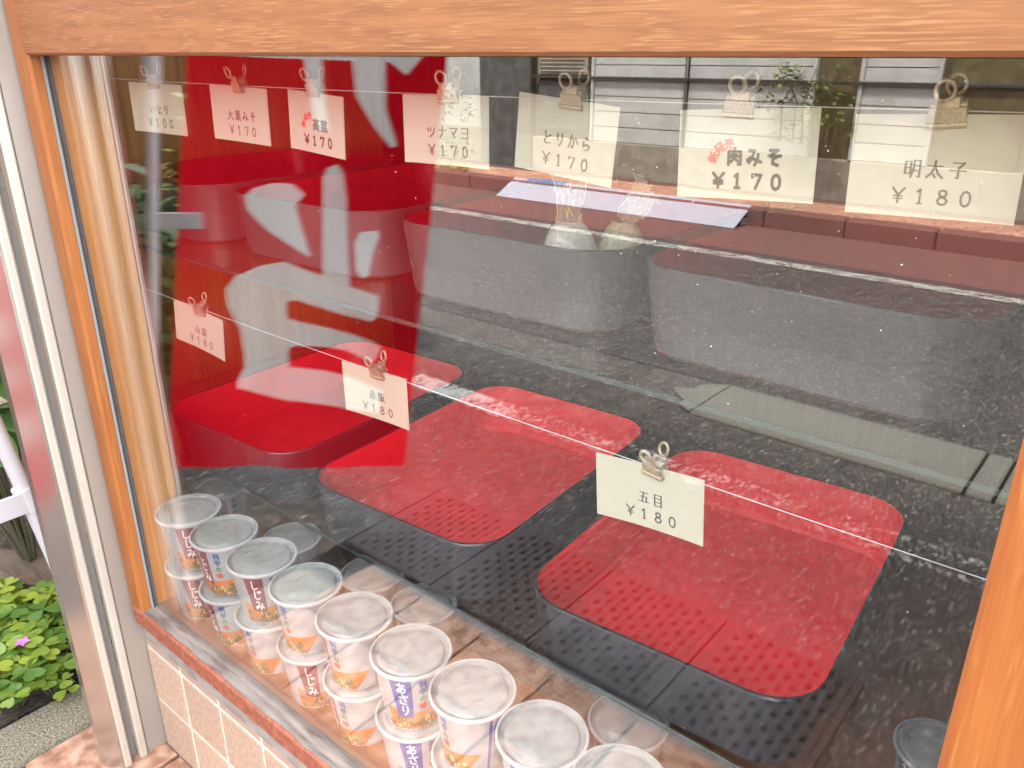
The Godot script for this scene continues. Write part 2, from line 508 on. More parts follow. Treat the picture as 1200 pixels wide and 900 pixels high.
	M.cover = tri_map(mat(Color.WHITE, 0.7), noise_tex(0.06, [lin(0.040, 0.029, 0.025), lin(0.066, 0.048, 0.041)], [0.3, 0.7], 256, 15), 4.0)
	M.gap_shade = mat(lin(0.035, 0.035, 0.036), 0.7)  # near-black colour standing in for shade inside gaps and slots
	M.soil = tri_map(mat(Color.WHITE, 1.0), noise_tex(0.05, [lin(0.025, 0.020, 0.015), lin(0.08, 0.062, 0.045)], [0.3, 0.7], 256, 16), 4.0)
	M.film = bump(clear(0.0, 0.04), normal_tex(0.018, 6.0, 256, 17, 3), 0.9)
	M.film.uv1_triplanar = true
	M.film.uv1_scale = Vector3.ONE * 6.0

func build_ground() -> void:
	var g := put("ground", box(Vector3(90, 0.4, 90)), M.asphalt_old, null, Vector3(0, -0.40, 0))
	tag(g, "worn grey asphalt ground along the shop fronts", "ground", "", "structure")
	var r := put("road", box(Vector3(80, 0.1, 2.23)), M.asphalt, null, Vector3(-10, -0.056, 3.45))
	tag(r, "grey speckled asphalt road in front of the shop", "road", "", "structure")
	var ap := bar("apron", Vector3(-48, -0.10, 1.004), Vector3(32, -0.0105, 1.99), M.asphalt_old, null, 0.0)
	tag(ap, "old asphalt strip between drain covers and gutter", "pavement", "", "structure")
	put("apron_piece", box(Vector3(30, 0.09, 0.366)), M.asphalt_old, ap, Vector3(14.56, -0.0555, 0.820) - ap.position)
	put("apron_piece", box(Vector3(46, 0.09, 0.5)), M.asphalt_old, ap, Vector3(-24.55, -0.0555, 0.752) - ap.position)
	# worn line near the shop and the edge line
	var li := Image.create(1024, 128, false, Image.FORMAT_RGBA8)
	li.fill(Color(0.85, 0.85, 0.84, 0))
	var nz := noise(0.05, FastNoiseLite.TYPE_SIMPLEX, 4, 21)
	var nl := noise(0.012, FastNoiseLite.TYPE_SIMPLEX_SMOOTH, 2, 22)
	for y in 128:
		for x in 1024:
			var e: float = minf(y, 127 - y) / 30.0
			var k := nz.get_noise_2d(x, y * 1.3) + 0.5 * nl.get_noise_2d(x, y)
			li.set_pixel(x, y, Color(0.66, 0.66, 0.64, 1.0 if k < 0.10 and e > 0.5 + k else 0.0))
	var lm := mat(Color.WHITE, 0.8)
	lm.albedo_texture = ImageTexture.create_from_image(li)
	lm.transparency = BaseMaterial3D.TRANSPARENCY_ALPHA_SCISSOR
	lm.alpha_scissor_threshold = 0.5
	for k in 12:
		put("road_marking", strip(Vector3(-16 + 2.0 * k, -0.002, 4.39), 2.0, 0.135), lm, r, -r.position)
	var fl := Image.create(1024, 128, false, Image.FORMAT_RGBA8)
	for y in 128:
		for x in 1024:
			var along := x / 1024.0
			var lim := 0.34 - 0.72 * smoothstep(0.14, 0.30, along) - 0.08 * smoothstep(0.3, 0.9, along)
			var k := nz.get_noise_2d(x * 1.2 + 300, y * 1.2) + 0.45 * nl.get_noise_2d(x, y + 90)
			fl.set_pixel(x, y, Color(0.78, 0.78, 0.76, 1.0 if k < lim and minf(y, 127 - y) > 6 + 20 * k and x > 8 else 0.0))
	var fm := lm.duplicate()
	fm.albedo_texture = ImageTexture.create_from_image(fl)
	var rm := put("road_marking", strip(Vector3(-1.2, -0.008, 1.585), 2.2, 0.12), fm)
	tag(rm, "worn white painted line flaking off the asphalt near the shop", "road marking", "", "structure")
	# concrete gutter slabs
	var gu := thing("gutter", "pale concrete gutter slabs at the right between road and shop", "gutter")
	tag(gu, "", "", "", "structure")
	for k in 5:
		var x1: float = [2.6, 1.4, 0.2, -0.265, -0.345][k]
		var x0: float = [1.41, 0.21, -0.255, -0.335, -1.25][k]
		bar("concrete_slab", Vector3(x0, -0.05, 1.995), Vector3(x1, 0.0, 2.335), M.concrete, gu, 0.006)
	var gs := mb()
	var ring := []
	for k in 9: ring.append(Vector3(-1.2505 - 0.13 * sin(PI * k / 8.0) * (1.0 + 0.3 * sin(k * 2.1)), 0, 1.995 + 0.34 * k / 8.0))
	cap(gs, ring, Vector3.UP)
	put("concrete_edge", fin(gs), M.concrete, gu, Vector3(0, -0.001, 0))
	put("apron_piece", box(Vector3(46, 0.09, 0.345)), M.asphalt_old, ap, Vector3(-24.252, -0.056, 2.165) - ap.position)
	# tiles before the shop
	var tb := bar("terrace", Vector3(-1.40, -0.06, -0.02), Vector3(2.0, -0.006, 0.63), M.mortar, null, 0.0)
	tag(tb, "terracotta tile paving with grey joints before the shop window", "pavement", "", "structure")
	var ts := box(Vector3(0.192, 0.012, 0.192), 0.002)
	for i in 17:
		for j in 3:
			put("floor_tile", ts, M.pavers[rng.randi() % 4], tb, Vector3(-1.30 + 0.2 * i, rng.randf_range(-0.001, 0.0006), 0.105 + 0.2 * j) - tb.position, Vector3(rng.randf_range(-.004, .004), 0, rng.randf_range(-.004, .004)))
	var kb := bar("kerb", Vector3(-1.53, -0.06, -0.3), Vector3(-1.405, 0.006, 0.50), M.aggregate, null, 0.012)
	tag(kb, "rough pebbly concrete kerb between tiles and planting bed", "kerb", "", "structure")
	var so := mound()
	tag(so, "dark soil of the planting bed left of the shutter rail", "soil", "", "structure")
	# perforated covers in a row
	var cm := cover_mesh()
	var place := ["far left end of the row", "second from the left end", "third from the left, below the middle tray", "fourth from the left, below the right tray", "fifth from the left end"]
	for k in 4:
		var x := -1.376 + 0.3095 * k
		var o := thing("drain_cover", "brown perforated drain cover, %s" % place[k], "drain cover", Vector3(x, 0, 0.82), 0.0, "perforated drain covers in a row")
		put("plate", cm, M.cover, o)
		put("channel", box(Vector3(0.300, 0.004, 0.350)), M.concrete, o, Vector3(0, -0.160, 0))

func build_mats() -> void:
	var cm := cover_mesh()
	var mm := tri_map(mat(Color.WHITE, 0.6), noise_tex(0.06, [lin(0.15, 0.10, 0.08), lin(0.24, 0.165, 0.135)], [0.3, 0.7], 256, 18), 5.0)
	var what := ["behind the sixth cup stack", "behind the seventh cup stack", "behind the ninth cup stack"]
	for k in 3:
		var o := put("perforated_mat", cm, mm, null, Vector3(-0.985 + 0.226 * k, 0.3385, -0.405))
		o.scale = Vector3(0.73, 0.8, 0.78)
		tag(o, "brown perforated mat on the case floor %s" % what[k], "mat", "perforated mats on the case floor")

func strip(c: Vector3, w: float, d: float) -> ArrayMesh:
	var st := SurfaceTool.new()
	st.begin(Mesh.PRIMITIVE_TRIANGLES)
	var p := [Vector3(-w / 2, 0, -d / 2), Vector3(w / 2, 0, -d / 2), Vector3(w / 2, 0, d / 2), Vector3(-w / 2, 0, d / 2)]
	var u := [Vector2(0, 0), Vector2(1, 0), Vector2(1, 1), Vector2(0, 1)]
	for k in [0, 1, 2, 0, 2, 3]:
		st.set_uv(u[k])
		st.set_normal(Vector3.UP)
		st.add_vertex(c + p[k])
	return st.commit()

func mound() -> MeshInstance3D:
	var st := mb()
	st.set_smooth_group(0)
	var n := noise(1.7, FastNoiseLite.TYPE_SIMPLEX_SMOOTH, 4, 31)
	var h := func(i: int, j: int) -> Vector3:
		var x := -3.4 + 1.86 * i / 30.0
		var z := -0.6 + 1.1 * j / 34.0
		return Vector3(x, -0.01 + 0.03 * n.get_noise_2d(x * 3, z * 3) + 0.02 * n.get_noise_2d(x * 9, z * 9) + 0.05 * smoothstep(-1.6, -2.4, x), z)
	for i in 30:
		for j in 34:
			quad(st, h.call(i, j), h.call(i + 1, j), h.call(i + 1, j + 1), h.call(i, j + 1), Vector3.UP)
	return put("soil_bed", fin(st), M.soil)

func cover_mesh() -> ArrayMesh:
	var st := mb()
	var w := 0.304
	var d := 0.354
	var nx := 6
	var nz := 14
	var cw := 0.045
	var ch := 0.0235
	var r := 0.0082
	var x0 := -cw * nx / 2.0
	var z0 := -ch * nz / 2.0
	var top := 0.004
	for j in nz:
		var zc := z0 + (j + 0.5) * ch
		var off := 0.5 * cw if j % 2 == 1 else 0.0
		if off > 0.0:
			quad(st, Vector3(x0, top, zc - ch / 2), Vector3(x0 + off, top, zc - ch / 2), Vector3(x0 + off, top, zc + ch / 2), Vector3(x0, top, zc + ch / 2), Vector3.UP)
			quad(st, Vector3(-x0 - off, top, zc - ch / 2), Vector3(-x0, top, zc - ch / 2), Vector3(-x0, top, zc + ch / 2), Vector3(-x0 - off, top, zc + ch / 2), Vector3.UP)
		for i in (nx - 1 if off > 0.0 else nx):
			var c := Vector3(x0 + off + (i + 0.5) * cw, top, zc)
			var edge := []
			var hole := []
			for k in 8:
				var a := TAU * k / 8.0
				var dx := cos(a)
				var dz := sin(a)
				var s: float = 1.0 / maxf(absf(dx) / (cw / 2), absf(dz) / (ch / 2))
				edge.append(c + Vector3(dx * s, 0, dz * s))
				hole.append(c + Vector3(dx * r, 0, dz * r))
			var cr := [Vector3(cw / 2, 0, ch / 2), Vector3(-cw / 2, 0, ch / 2), Vector3(-cw / 2, 0, -ch / 2), Vector3(cw / 2, 0, -ch / 2)]
			for k in 8:
				var k2 := (k + 1) % 8
				quad(st, edge[k], edge[k2], hole[k2], hole[k], Vector3.UP)
				if k % 2 == 0: pass
				quad(st, hole[k], hole[k2], hole[k2] - Vector3(0, 0.010, 0), hole[k] - Vector3(0, 0.010, 0), c - (hole[k] as Vector3))
			for q in 4:
				# corner left over between the straight sides and the octagon rays
				var e1: Vector3 = edge[(2 * q) % 8]
				var em: Vector3 = edge[(2 * q + 1) % 8]
				var e2: Vector3 = edge[(2 * q + 2) % 8]
				var co: Vector3 = c + cr[q]
				tri(st, em, co, e1, Vector3.UP)
				tri(st, em, co, e2, Vector3.UP)
			bx(st, c + Vector3(cw / 2, 0.001, 0), Vector3(0.012, 0.004, 0.006), 0.0015)
	# solid border
	var hx := -x0
	var hz := -z0
	for s in [-1.0, 1.0]:
		bx(st, Vector3(s * (hx + w / 2) / 2, top - 0.007, 0), Vector3(w / 2 - hx, 0.014, d), 0.0015)
		bx(st, Vector3(0, top - 0.007, s * (hz + d / 2) / 2), Vector3(2 * hx, 0.014, d / 2 - hz), 0.0015)
	return fin(st)

func build_shop() -> void:
	var s := thing("shop_front", "shop front wall of beige square tiles below the window", "shop")
	bar("wall_base", Vector3(-1.245, -0.05, -0.12), Vector3(0.9, 0.29, 0.0062), M.grout, s, 0.0)
	var ts := box(Vector3(0.112, 0.112, 0.008), 0.0018)
	var cut := box(Vector3(0.112, 0.0165, 0.008), 0.0018)
	for i in 11:
		for j in 2:
			put("wall_tile", ts, M.tiles[rng.randi() % 4], s, Vector3(-1.189 + 0.118 * i, 0.056 + 0.118 * j, rng.randf_range(0.0035, 0.0045)))
		put("wall_tile", cut, M.tiles[rng.randi() % 4], s, Vector3(-1.189 + 0.118 * i, 0.2445, 0.004))
	var plaster := tri_map(mat(Color.WHITE, 0.9), noise_tex(0.02, [lin(0.42, 0.38, 0.32), lin(0.52, 0.48, 0.41)], [0.3, 0.7], 256, 61), 1.0)
	bar("upper_wall", Vector3(-2.6, 1.345, -1.25), Vector3(3.2, 3.3, -0.03), plaster, s, 0.0)
	bar("side_wall", Vector3(0.06, -0.05, -0.115), Vector3(2.2, 1.335, -0.012), plaster, s, 0.0)
	bar("side_wall", Vector3(-2.6, 0.0, -0.40), Vector3(-1.80, 1.335, -0.32), plaster, s, 0.0)
	bar("eave", Vector3(-2.7, 3.3, -1.4), Vector3(3.3, 3.38, 0.10), M.inner, s, 0.004)
	var g := thing("shutter_guide", "tall metal shutter guide rail with a dark groove beside the window", "shutter rail")
	bar("panel", Vector3(-1.262, 0.0, 0.003), Vector3(-1.2475, 1.9, 0.0415), M.steel, g, 0.001)
	bar("guide_strip", Vector3(-1.262, 0.0, 0.043), Vector3(-1.2450, 1.9, 0.0575), M.alu, g, 0.003)
	bar("groove", Vector3(-1.30, 0.0, 0.0577), Vector3(-1.262, 1.9, 0.0725), M.channel, g, 0.0)
	bar("guide_strip", Vector3(-1.262, 0.0, 0.0727), Vector3(-1.2450, 1.9, 0.086), M.alu, g, 0.003)
	var ls := mb()
	var lp := [Vector2(-1.2475, 0.0865), Vector2(-1.2490, 0.0892), Vector2(-1.2800, 0.1100), Vector2(-1.3000, 0.1100), Vector2(-1.3000, 0.0865)]
	for k in 5:
		var a: Vector2 = lp[k]
		var b: Vector2 = lp[(k + 1) % 5]
		var o := ((a + b) / 2.0 - Vector2(-1.285, 0.096))
		quad(ls, Vector3(a.x, 0, a.y), Vector3(b.x, 0, b.y), Vector3(b.x, 1.9, b.y), Vector3(a.x, 1.9, a.y), Vector3(o.x, 0, o.y))
	put("lip", fin(ls), M.lip, g)
	# row of near-black blocks painting the shade of slots in the groove
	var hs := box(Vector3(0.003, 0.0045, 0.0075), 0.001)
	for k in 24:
		put("slot_shade", hs, M.gap_shade, g, Vector3(-1.2615, 1.06 + 0.0105 * k, 0.065))

func build_case() -> void:
	var c := thing("display_case", "wooden shop display case with a large glass window", "display case")
	bar("top_rail", Vector3(-1.203, 1.2035, -0.075), Vector3(0.20, 1.342, 0.022), M.rail, c, 0.003)
	bar("stile", Vector3(-1.246, 0.30, -0.075), Vector3(-1.204, 1.32, 0.019), M.stile, c, 0.004)
	bar("stile", Vector3(-0.042, 0.30, -0.06), Vector3(0.20, 1.2028, 0.020), M.stile_r, c, 0.003)
	bar("jamb", Vector3(-1.2035, 0.332, -0.072), Vector3(-1.2025, 1.2032, -0.008), M.jamb, c, 0.0)
	bar("guide_reflection", Vector3(-1.235, 0.332, -0.0815), Vector3(-1.201, 1.2032, -0.0755), M.alu, c, 0.001)  # pale bar imitating the guide strip mirrored in the pane
	bar("glazing_putty", Vector3(-1.2035, 0.331, -0.0005), Vector3(-1.2005, 1.203, 0.0035), mat(lin(0.20, 0.20, 0.20), 0.8), c, 0.0008)
	bar("glazing_gap_shade", Vector3(-1.2035, 0.331, -0.0075), Vector3(-1.2012, 1.203, -0.0010), M.gap_shade, c, 0.0)  # solid dark strip paints the shade of the glazing gap
	bar("sill", Vector3(-1.236, 0.2955, -0.012), Vector3(-0.0425, 0.330, 0.0215), M.sill_paint, c, 0.003)
	# peeling coat on top of the sill: an uneven sheet
	var st := mb()
	var n := noise(11.0, FastNoiseLite.TYPE_SIMPLEX_SMOOTH, 4, 44)
	for k in 130:
		var xa := -1.230 + 0.00908 * k
		var xb := xa + 0.00908
		var za := 0.0178 + 0.0030 * n.get_noise_1d(xa) + 0.0012 * n.get_noise_1d(xa * 9.7)
		var zb := 0.0178 + 0.0030 * n.get_noise_1d(xb) + 0.0012 * n.get_noise_1d(xb * 9.7)
		quad(st, Vector3(xa, 0.3312, -0.0115), Vector3(xb, 0.3312, -0.0115), Vector3(xb, 0.3312, zb), Vector3(xa, 0.3312, za), Vector3.UP)
		quad(st, Vector3(xa, 0.3300, za), Vector3(xb, 0.3300, zb), Vector3(xb, 0.3312, zb), Vector3(xa, 0.3312, za), Vector3(0, 0, 1))
	put("peeling_coat", fin(st), M.sill_top, c)
	bar("sill_bed", Vector3(-1.236, 0.2555, -0.01), Vector3(0.3, 0.295, 0.0125), M.mortar, c, 0.004)
	bar("glass_pane", Vector3(-1.2015, 0.3318, -0.0040), Vector3(-0.043, 1.203, -0.0015), M.glass, c, 0.0)
	bar("added_pane", Vector3(-1.2010, 0.3318, -0.0085), Vector3(-0.043, 1.203, -0.0060), M.glass, c, 0.0)  # second pane, added to strengthen the street reflections
	bar("floor_board", Vector3(-1.70, 0.30, -1.02), Vector3(0.42, 0.3305, -0.0125), M.plank, c, 0.0)
	bar("side_panel", Vector3(-1.72, 0.331, -1.0), Vector3(-1.69, 1.335, -0.0765), M.side, c, 0.0)
	bar("front_return", Vector3(-1.69, 0.331, -0.0985), Vector3(-1.2465, 1.335, -0.0765), M.inner, c, 0.0)
	bar("side_panel", Vector3(0.40, 0.331, -1.0), Vector3(0.42, 1.335, -0.0615), M.inner, c, 0.0)
	bar("front_return", Vector3(0.2005, 0.331, -0.0985), Vector3(0.42, 1.335, -0.0765), M.inner, c, 0.0)
	bar("back_panel", Vector3(-1.72, 0.331, -1.03), Vector3(0.42, 1.335, -1.002), M.back, c, 0.0)
	bar("ceiling_panel", Vector3(-1.72, 1.336, -1.03), Vector3(0.42, 1.342, -0.0765), M.inner, c, 0.0)


func build_street() -> void:
	var white := tri_map(mat(Color.WHITE, 0.7), noise_tex(0.02, [lin(0.36, 0.36, 0.34), lin(0.42, 0.42, 0.40)], [0.3, 0.7], 256, 71), 0.6)
	var tan := tri_map(mat(Color.WHITE, 0.9), noise_tex(0.03, [lin(0.20, 0.175, 0.135), lin(0.27, 0.24, 0.195)], [0.3, 0.7], 256, 72), 0.8)
	var olive := tri_map(mat(Color.WHITE, 0.8), noise_tex(0.03, [lin(0.075, 0.06, 0.025), lin(0.115, 0.095, 0.042)], [0.3, 0.7], 256, 73), 0.8)
	var grey := tri_map(mat(Color.WHITE, 0.8), noise_tex(0.03, [lin(0.05, 0.05, 0.045), lin(0.08, 0.08, 0.075)], [0.3, 0.7], 256, 74), 0.8)
	var dark := mat(lin(0.03, 0.03, 0.03), 0.6)
	# red pavement on the far side
	var rs := bar("red_lane", Vector3(-48, -0.10, 4.567), Vector3(30, -0.004, 5.40), M.red_pave, null, 0.0)
	tag(rs, "dusty red coloured lane along the far kerb", "road", "", "structure")
	var pv := bar("pavement", Vector3(-48, -0.20, 5.56), Vector3(30, 0.10, 6.32), M.red_pave, null, 0.0)
	tag(pv, "reddish brick pavement before the opposite houses", "pavement", "", "structure")
	var bs := box(Vector3(0.196, 0.02, 0.096), 0.003)
	for i in 46:
		for j in 5:
			put("paving_brick", bs, M.pavers[rng.randi() % 4], pv, Vector3(-7.6 + 0.2 * i + (0.1 if j % 2 else 0.0), 0.100 + rng.randf_range(-0.001, 0.002), 5.63 + 0.1 * j) - pv.position)
	var kb := thing("far_kerb", "row of dark red kerb stones across the road", "kerb")
	tag(kb, "", "", "", "structure")
	var ks := box(Vector3(0.592, 0.16, 0.152), 0.012)
	for i in 26:
		put("kerb_stone", ks, M.red_pave, kb, Vector3(-13.0 + 0.6 * i, 0.045, 5.48))
	var kr := thing("kerb_ramp", "long pale lavender kerb ramp laid against the far kerb", "kerb ramp", Vector3(-3.8, 0, 5.33))
	put("plate", box(Vector3(2.35, 0.012, 0.31), 0.003), mat(lin(0.34, 0.34, 0.40), 0.6), kr, Vector3(0, 0.068, 0.0), Vector3(-0.45, 0, 0))
	put("side_wedge", box(Vector3(0.012, 0.05, 0.14), 0.003), mat(lin(0.2, 0.2, 0.22), 0.7), kr, Vector3(1.165, 0.028, 0.055))
	put("side_wedge", box(Vector3(0.012, 0.05, 0.14), 0.003), mat(lin(0.2, 0.2, 0.22), 0.7), kr, Vector3(-1.165, 0.028, 0.055))
	put("blue_edge", box(Vector3(0.42, 0.014, 0.06), 0.003), mat(lin(0.10, 0.16, 0.32), 0.6), kr, Vector3(-0.80, 0.130, 0.12), Vector3(-0.45, 0, 0))
	# opposite house
	var h := thing("opposite_house", "opposite house of white siding boards and olive panels on a tan base", "house", Vector3(0, 0, 6.3))
	bar("foundation", Vector3(-5.7, 0.0, 0.03), Vector3(4, 0.42, 0.4), tan, h, 0.01)
	bar("body", Vector3(-5.7, 0.42, 0.08), Vector3(4, 3.3, 4.0), olive, h, 0.0)
	bar("corner_post", Vector3(-6.15, 0.0, -0.02), Vector3(-5.46, 3.3, 0.5), grey, h, 0.01)
	bar("roof", Vector3(-6.4, 3.3, -0.3), Vector3(4.3, 3.42, 4.3), grey, h, 0.02)
	var spans := [[-4.72, -3.75], [-3.72, -2.62], [-2.22, -1.70], [-1.0, -0.2], [0.4, 1.6]]
	for sp in spans:
		var w: float = sp[1] - sp[0]
		for k in 16:
			put("siding_board", box(Vector3(w, 0.134, 0.03), 0.004), white, h, Vector3((sp[0] + sp[1]) / 2, 0.49 + 0.138 * k, 0.06), Vector3(0.03, 0, 0))
		bar("panel_frame", Vector3(sp[0] - 0.03, 0.42, 0.02), Vector3(sp[0], 2.7, 0.08), white, h, 0.003)
		bar("panel_frame", Vector3(sp[1], 0.42, 0.02), Vector3(sp[1] + 0.03, 2.7, 0.08), white, h, 0.003)
	bar("rail_board", Vector3(-5.45, 0.985, 0.0), Vector3(4, 1.01, 0.04), dark, h, 0.003)
	bar("window", Vector3(-5.40, 0.50, 0.04), Vector3(-4.78, 0.96, 0.075), grey, h, 0.003)
	var v := bar("vent", Vector3(-5.40, 1.02, 0.03), Vector3(-4.80, 1.25, 0.075), tan, h, 0.003)
	for k in 6:
		put("slat", box(Vector3(0.52, 0.022, 0.012), 0.002), tan, v, Vector3(0, -0.09 + 0.036 * k, -0.025), Vector3(-0.5, 0, 0))
	bar("door", Vector3(-1.62, 0.12, 0.04), Vector3(-1.08, 2.1, 0.075), olive, h, 0.004)
	var h2 := thing("neighbour_house", "low white neighbour house behind a dark hedge across the road", "house", Vector3(-10.6, 0, 7.0))
	bar("foundation", Vector3(-4, 0, 0), Vector3(4.1, 0.4, 3), tan, h2, 0.0)
	bar("wall", Vector3(-3.95, 0.4, 0.02), Vector3(4.05, 3.0, 2.9), white, h2, 0.0)
	bar("roof", Vector3(-4.3, 3.0, -0.3), Vector3(4.4, 3.15, 3.3), grey, h2, 0.02)
	bar("window", Vector3(-1, 1.4, -0.01), Vector3(1.2, 2.6, 0.05), grey, h2, 0.01)
	bar("window", Vector3(2.0, 1.4, -0.01), Vector3(3.4, 2.6, 0.05), grey, h2, 0.01)
	# hedge and a loose bush
	leafy("hedge", "dark clipped hedge before the neighbour house", "hedge", Vector3(-9.2, 0.0, 6.45), Vector3(2.6, 0.48, 0.28), 5200, 0.05, lin(0.03, 0.06, 0.02), lin(0.07, 0.12, 0.03))
	leafy("bush", "loose light green bush against the white siding", "bush", Vector3(-2.55, 0.55, 6.12), Vector3(0.50, 0.34, 0.15), 420, 0.045, lin(0.08, 0.12, 0.02), lin(0.18, 0.22, 0.05))
	leafy("weeds", "yellow green weeds in the kerb joint across the road", "weeds", Vector3(-5.9, 0.10, 5.62), Vector3(0.30, 0.06, 0.06), 160, 0.03, lin(0.2, 0.2, 0.03), lin(0.36, 0.30, 0.05))

func leaf_mesh(w: float, l: float, fold := 0.25, n := 5) -> ArrayMesh:
	# a leaf along +z from its base, folded along the midrib
	var st := mb()
	st.set_smooth_group(0)
	var up := Vector3.UP
	for k in n:
		var a := float(k) / n
		var b := float(k + 1) / n
		var wa := w / 2 * pow(sin(PI * clampf(a * 0.96 + 0.02, 0, 1)), 0.7)
		var wb := w / 2 * pow(sin(PI * clampf(b * 0.96 + 0.02, 0, 1)), 0.7) if k < n - 1 else 0.0
		if k == 0: wa = 0.0
		for s in [-1.0, 1.0]:
			var m0 := Vector3(0, -0.25 * l * a * a, l * a)
			var m1 := Vector3(0, -0.25 * l * b * b, l * b)
			quad(st, m0, m1, m1 + Vector3(s * wb, wb * fold, 0), m0 + Vector3(s * wa, wa * fold, 0), up)
	return fin(st)

func leaf_mat(c: Color, rough := 0.45) -> StandardMaterial3D:
	var m := mat(c, rough)
	m.backlight_enabled = true
	m.backlight = Color(0.35, 0.4, 0.2)
	return m

func leafy(called: String, label: String, category: String, at: Vector3, ext: Vector3, count: int, size: float, ca: Color, cb: Color) -> Node3D:
	var o := thing(called, label, category, at)
	var mm := MultiMesh.new()
	mm.transform_format = MultiMesh.TRANSFORM_3D
	mm.use_colors = true
	mm.mesh = leaf_mesh(size * 0.55, size, 0.3, 3)
	mm.instance_count = count
	var clumps := []
	for k in 14:
		clumps.append([Vector3(rng.randf_range(-0.75, 0.75), rng.randf_range(0.15, 1.65), rng.randf_range(-0.6, 0.6)) * ext, rng.randf_range(0.25, 0.5)])
	for k in count:
		var cl: Array = clumps[rng.randi() % clumps.size()]
		var d := Vector3(rng.randfn(), rng.randfn(), rng.randfn()).normalized() * pow(rng.randf(), 0.4) * (cl[1] as float)
		var p: Vector3 = cl[0] + d * ext * Vector3(1.1, 1.0, 1.2)
		p.y = maxf(p.y, 0.01)
		var bs := Basis.from_euler(Vector3(rng.randf_range(-0.9, 0.7), rng.randf() * TAU, rng.randf_range(-0.6, 0.6))).scaled(Vector3.ONE * rng.randf_range(0.7, 1.25))
		mm.set_instance_transform(k, Transform3D(bs, p))
		var t := rng.randf()
		mm.set_instance_color(k, ca.srgb_to_linear().lerp(cb.srgb_to_linear(), t))
	var mi := MultiMeshInstance3D.new()
	mi.name = "foliage"
	mi.multimesh = mm
	var m := leaf_mat(Color.WHITE)
	m.vertex_color_use_as_albedo = true
	mi.material_override = m
	o.add_child(mi)
	mi.set_meta("kind", "stuff")
	var st := mb()
	for k in 7:
		var x := rng.randf_range(-0.7, 0.7) * ext.x
		tube(st, [Vector3(x, -at.y if at.y > 0.2 and k > 99 else 0.0, 0), Vector3(x + rng.randf_range(-.1, .1) * ext.x, ext.y * 0.9, rng.randf_range(-.2, .2) * ext.z), Vector3(x + rng.randf_range(-.3, .3) * ext.x, ext.y * 1.6, rng.randf_range(-.4, .4) * ext.z)], 0.008, 6, 0.003)
	put("stem", fin(st), mat(lin(0.08, 0.06, 0.03), 0.9), o)
	return o

func build_shelves() -> void:
	var desc := ["upper glass shelf carrying the sheen-painted trays", "lower glass shelf just above the soup cups"]
	var ys := [0.907, 0.519]
	for k in 2:
		var s := thing("glass_shelf", desc[k], "shelf", Vector3(-0.64, ys[k], -0.155))
		put("glass_sheet", box(Vector3(2.04, 0.006, 0.60), 0.0), M.shelf_glass, s, Vector3(0, -0.0035, -0.303))
		put("edge", box(Vector3(2.04, 0.0058, 0.0025), 0.0006), M.edge, s, Vector3(0, -0.0035, -0.0015))
		for x in [-1.015, 1.015]:
			put("bracket", box(Vector3(0.03, 0.02, 0.5), 0.002), M.inner, s, Vector3(x, -0.017, -0.30))

func tray_mesh() -> Array:
	var w := 0.350
	var d := 0.485
	var st := mb()
	var hh := 0.098
	skin(st, [rrect(w - 0.034, d - 0.034, 0.048, 0.004), rrect(w - 0.028, d - 0.028, 0.052, 0.0), rrect(w - 0.022, d - 0.022, 0.056, 0.004), rrect(w, d, 0.064, hh - 0.002), rrect(w - 0.002, d - 0.002, 0.064, hh), rrect(w - 0.009, d - 0.009, 0.060, hh)])
	var bottom := rrect(w - 0.034, d - 0.034, 0.048, 0.004)
	cap(st, bottom, Vector3.DOWN)
	var si := mb()
	skin(si, [rrect(w - 0.009, d - 0.009, 0.060, hh - 0.0003), rrect(w - 0.026, d - 0.026, 0.052, 0.014), rrect(w - 0.036, d - 0.036, 0.047, 0.009)], true)
	cap(si, rrect(w - 0.036, d - 0.036, 0.047, 0.009), Vector3.UP)
	return [fin(st), fin(si)]

func build_trays() -> void:
	var tm := tray_mesh()
	var spots := [
		[Vector3(-1.43, 0.9075, -0.45), 2.0, "sheen-painted black red-lined tray at the far left of the upper shelf"],
		[Vector3(-1.035, 0.9075, -0.47), 2.0, "sheen-painted black red-lined tray second from the left on the upper shelf"],
		[Vector3(-0.650, 0.9075, -0.475), 1.0, "sheen-painted black red-lined tray holding two wrapped rice balls"],
		[Vector3(-0.268, 0.9075, -0.470), -1.0, "sheen-painted black red-lined tray at the right end of the upper shelf"],
		[Vector3(-1.19, 0.5195, -0.385), 4.0, "black red-lined tray behind the flag reflection on the lower shelf"],
		[Vector3(-0.78, 0.5195, -0.39), 4.0, "middle black red-lined tray of the lower shelf"],
		[Vector3(-0.36, 0.5195, -0.388), 4.5, "right black red-lined tray of the lower shelf, below the 五目 card"],
	]
	for s in spots:
		var t := thing("display_tray", s[2], "tray", s[0], deg_to_rad(s[1]), "lacquered trays on the glass shelves")
		put("shell", tm[0], M.black_sheen if (s[0] as Vector3).y > 0.8 else M.black, t)
		put("lining", tm[1], M.red, t)

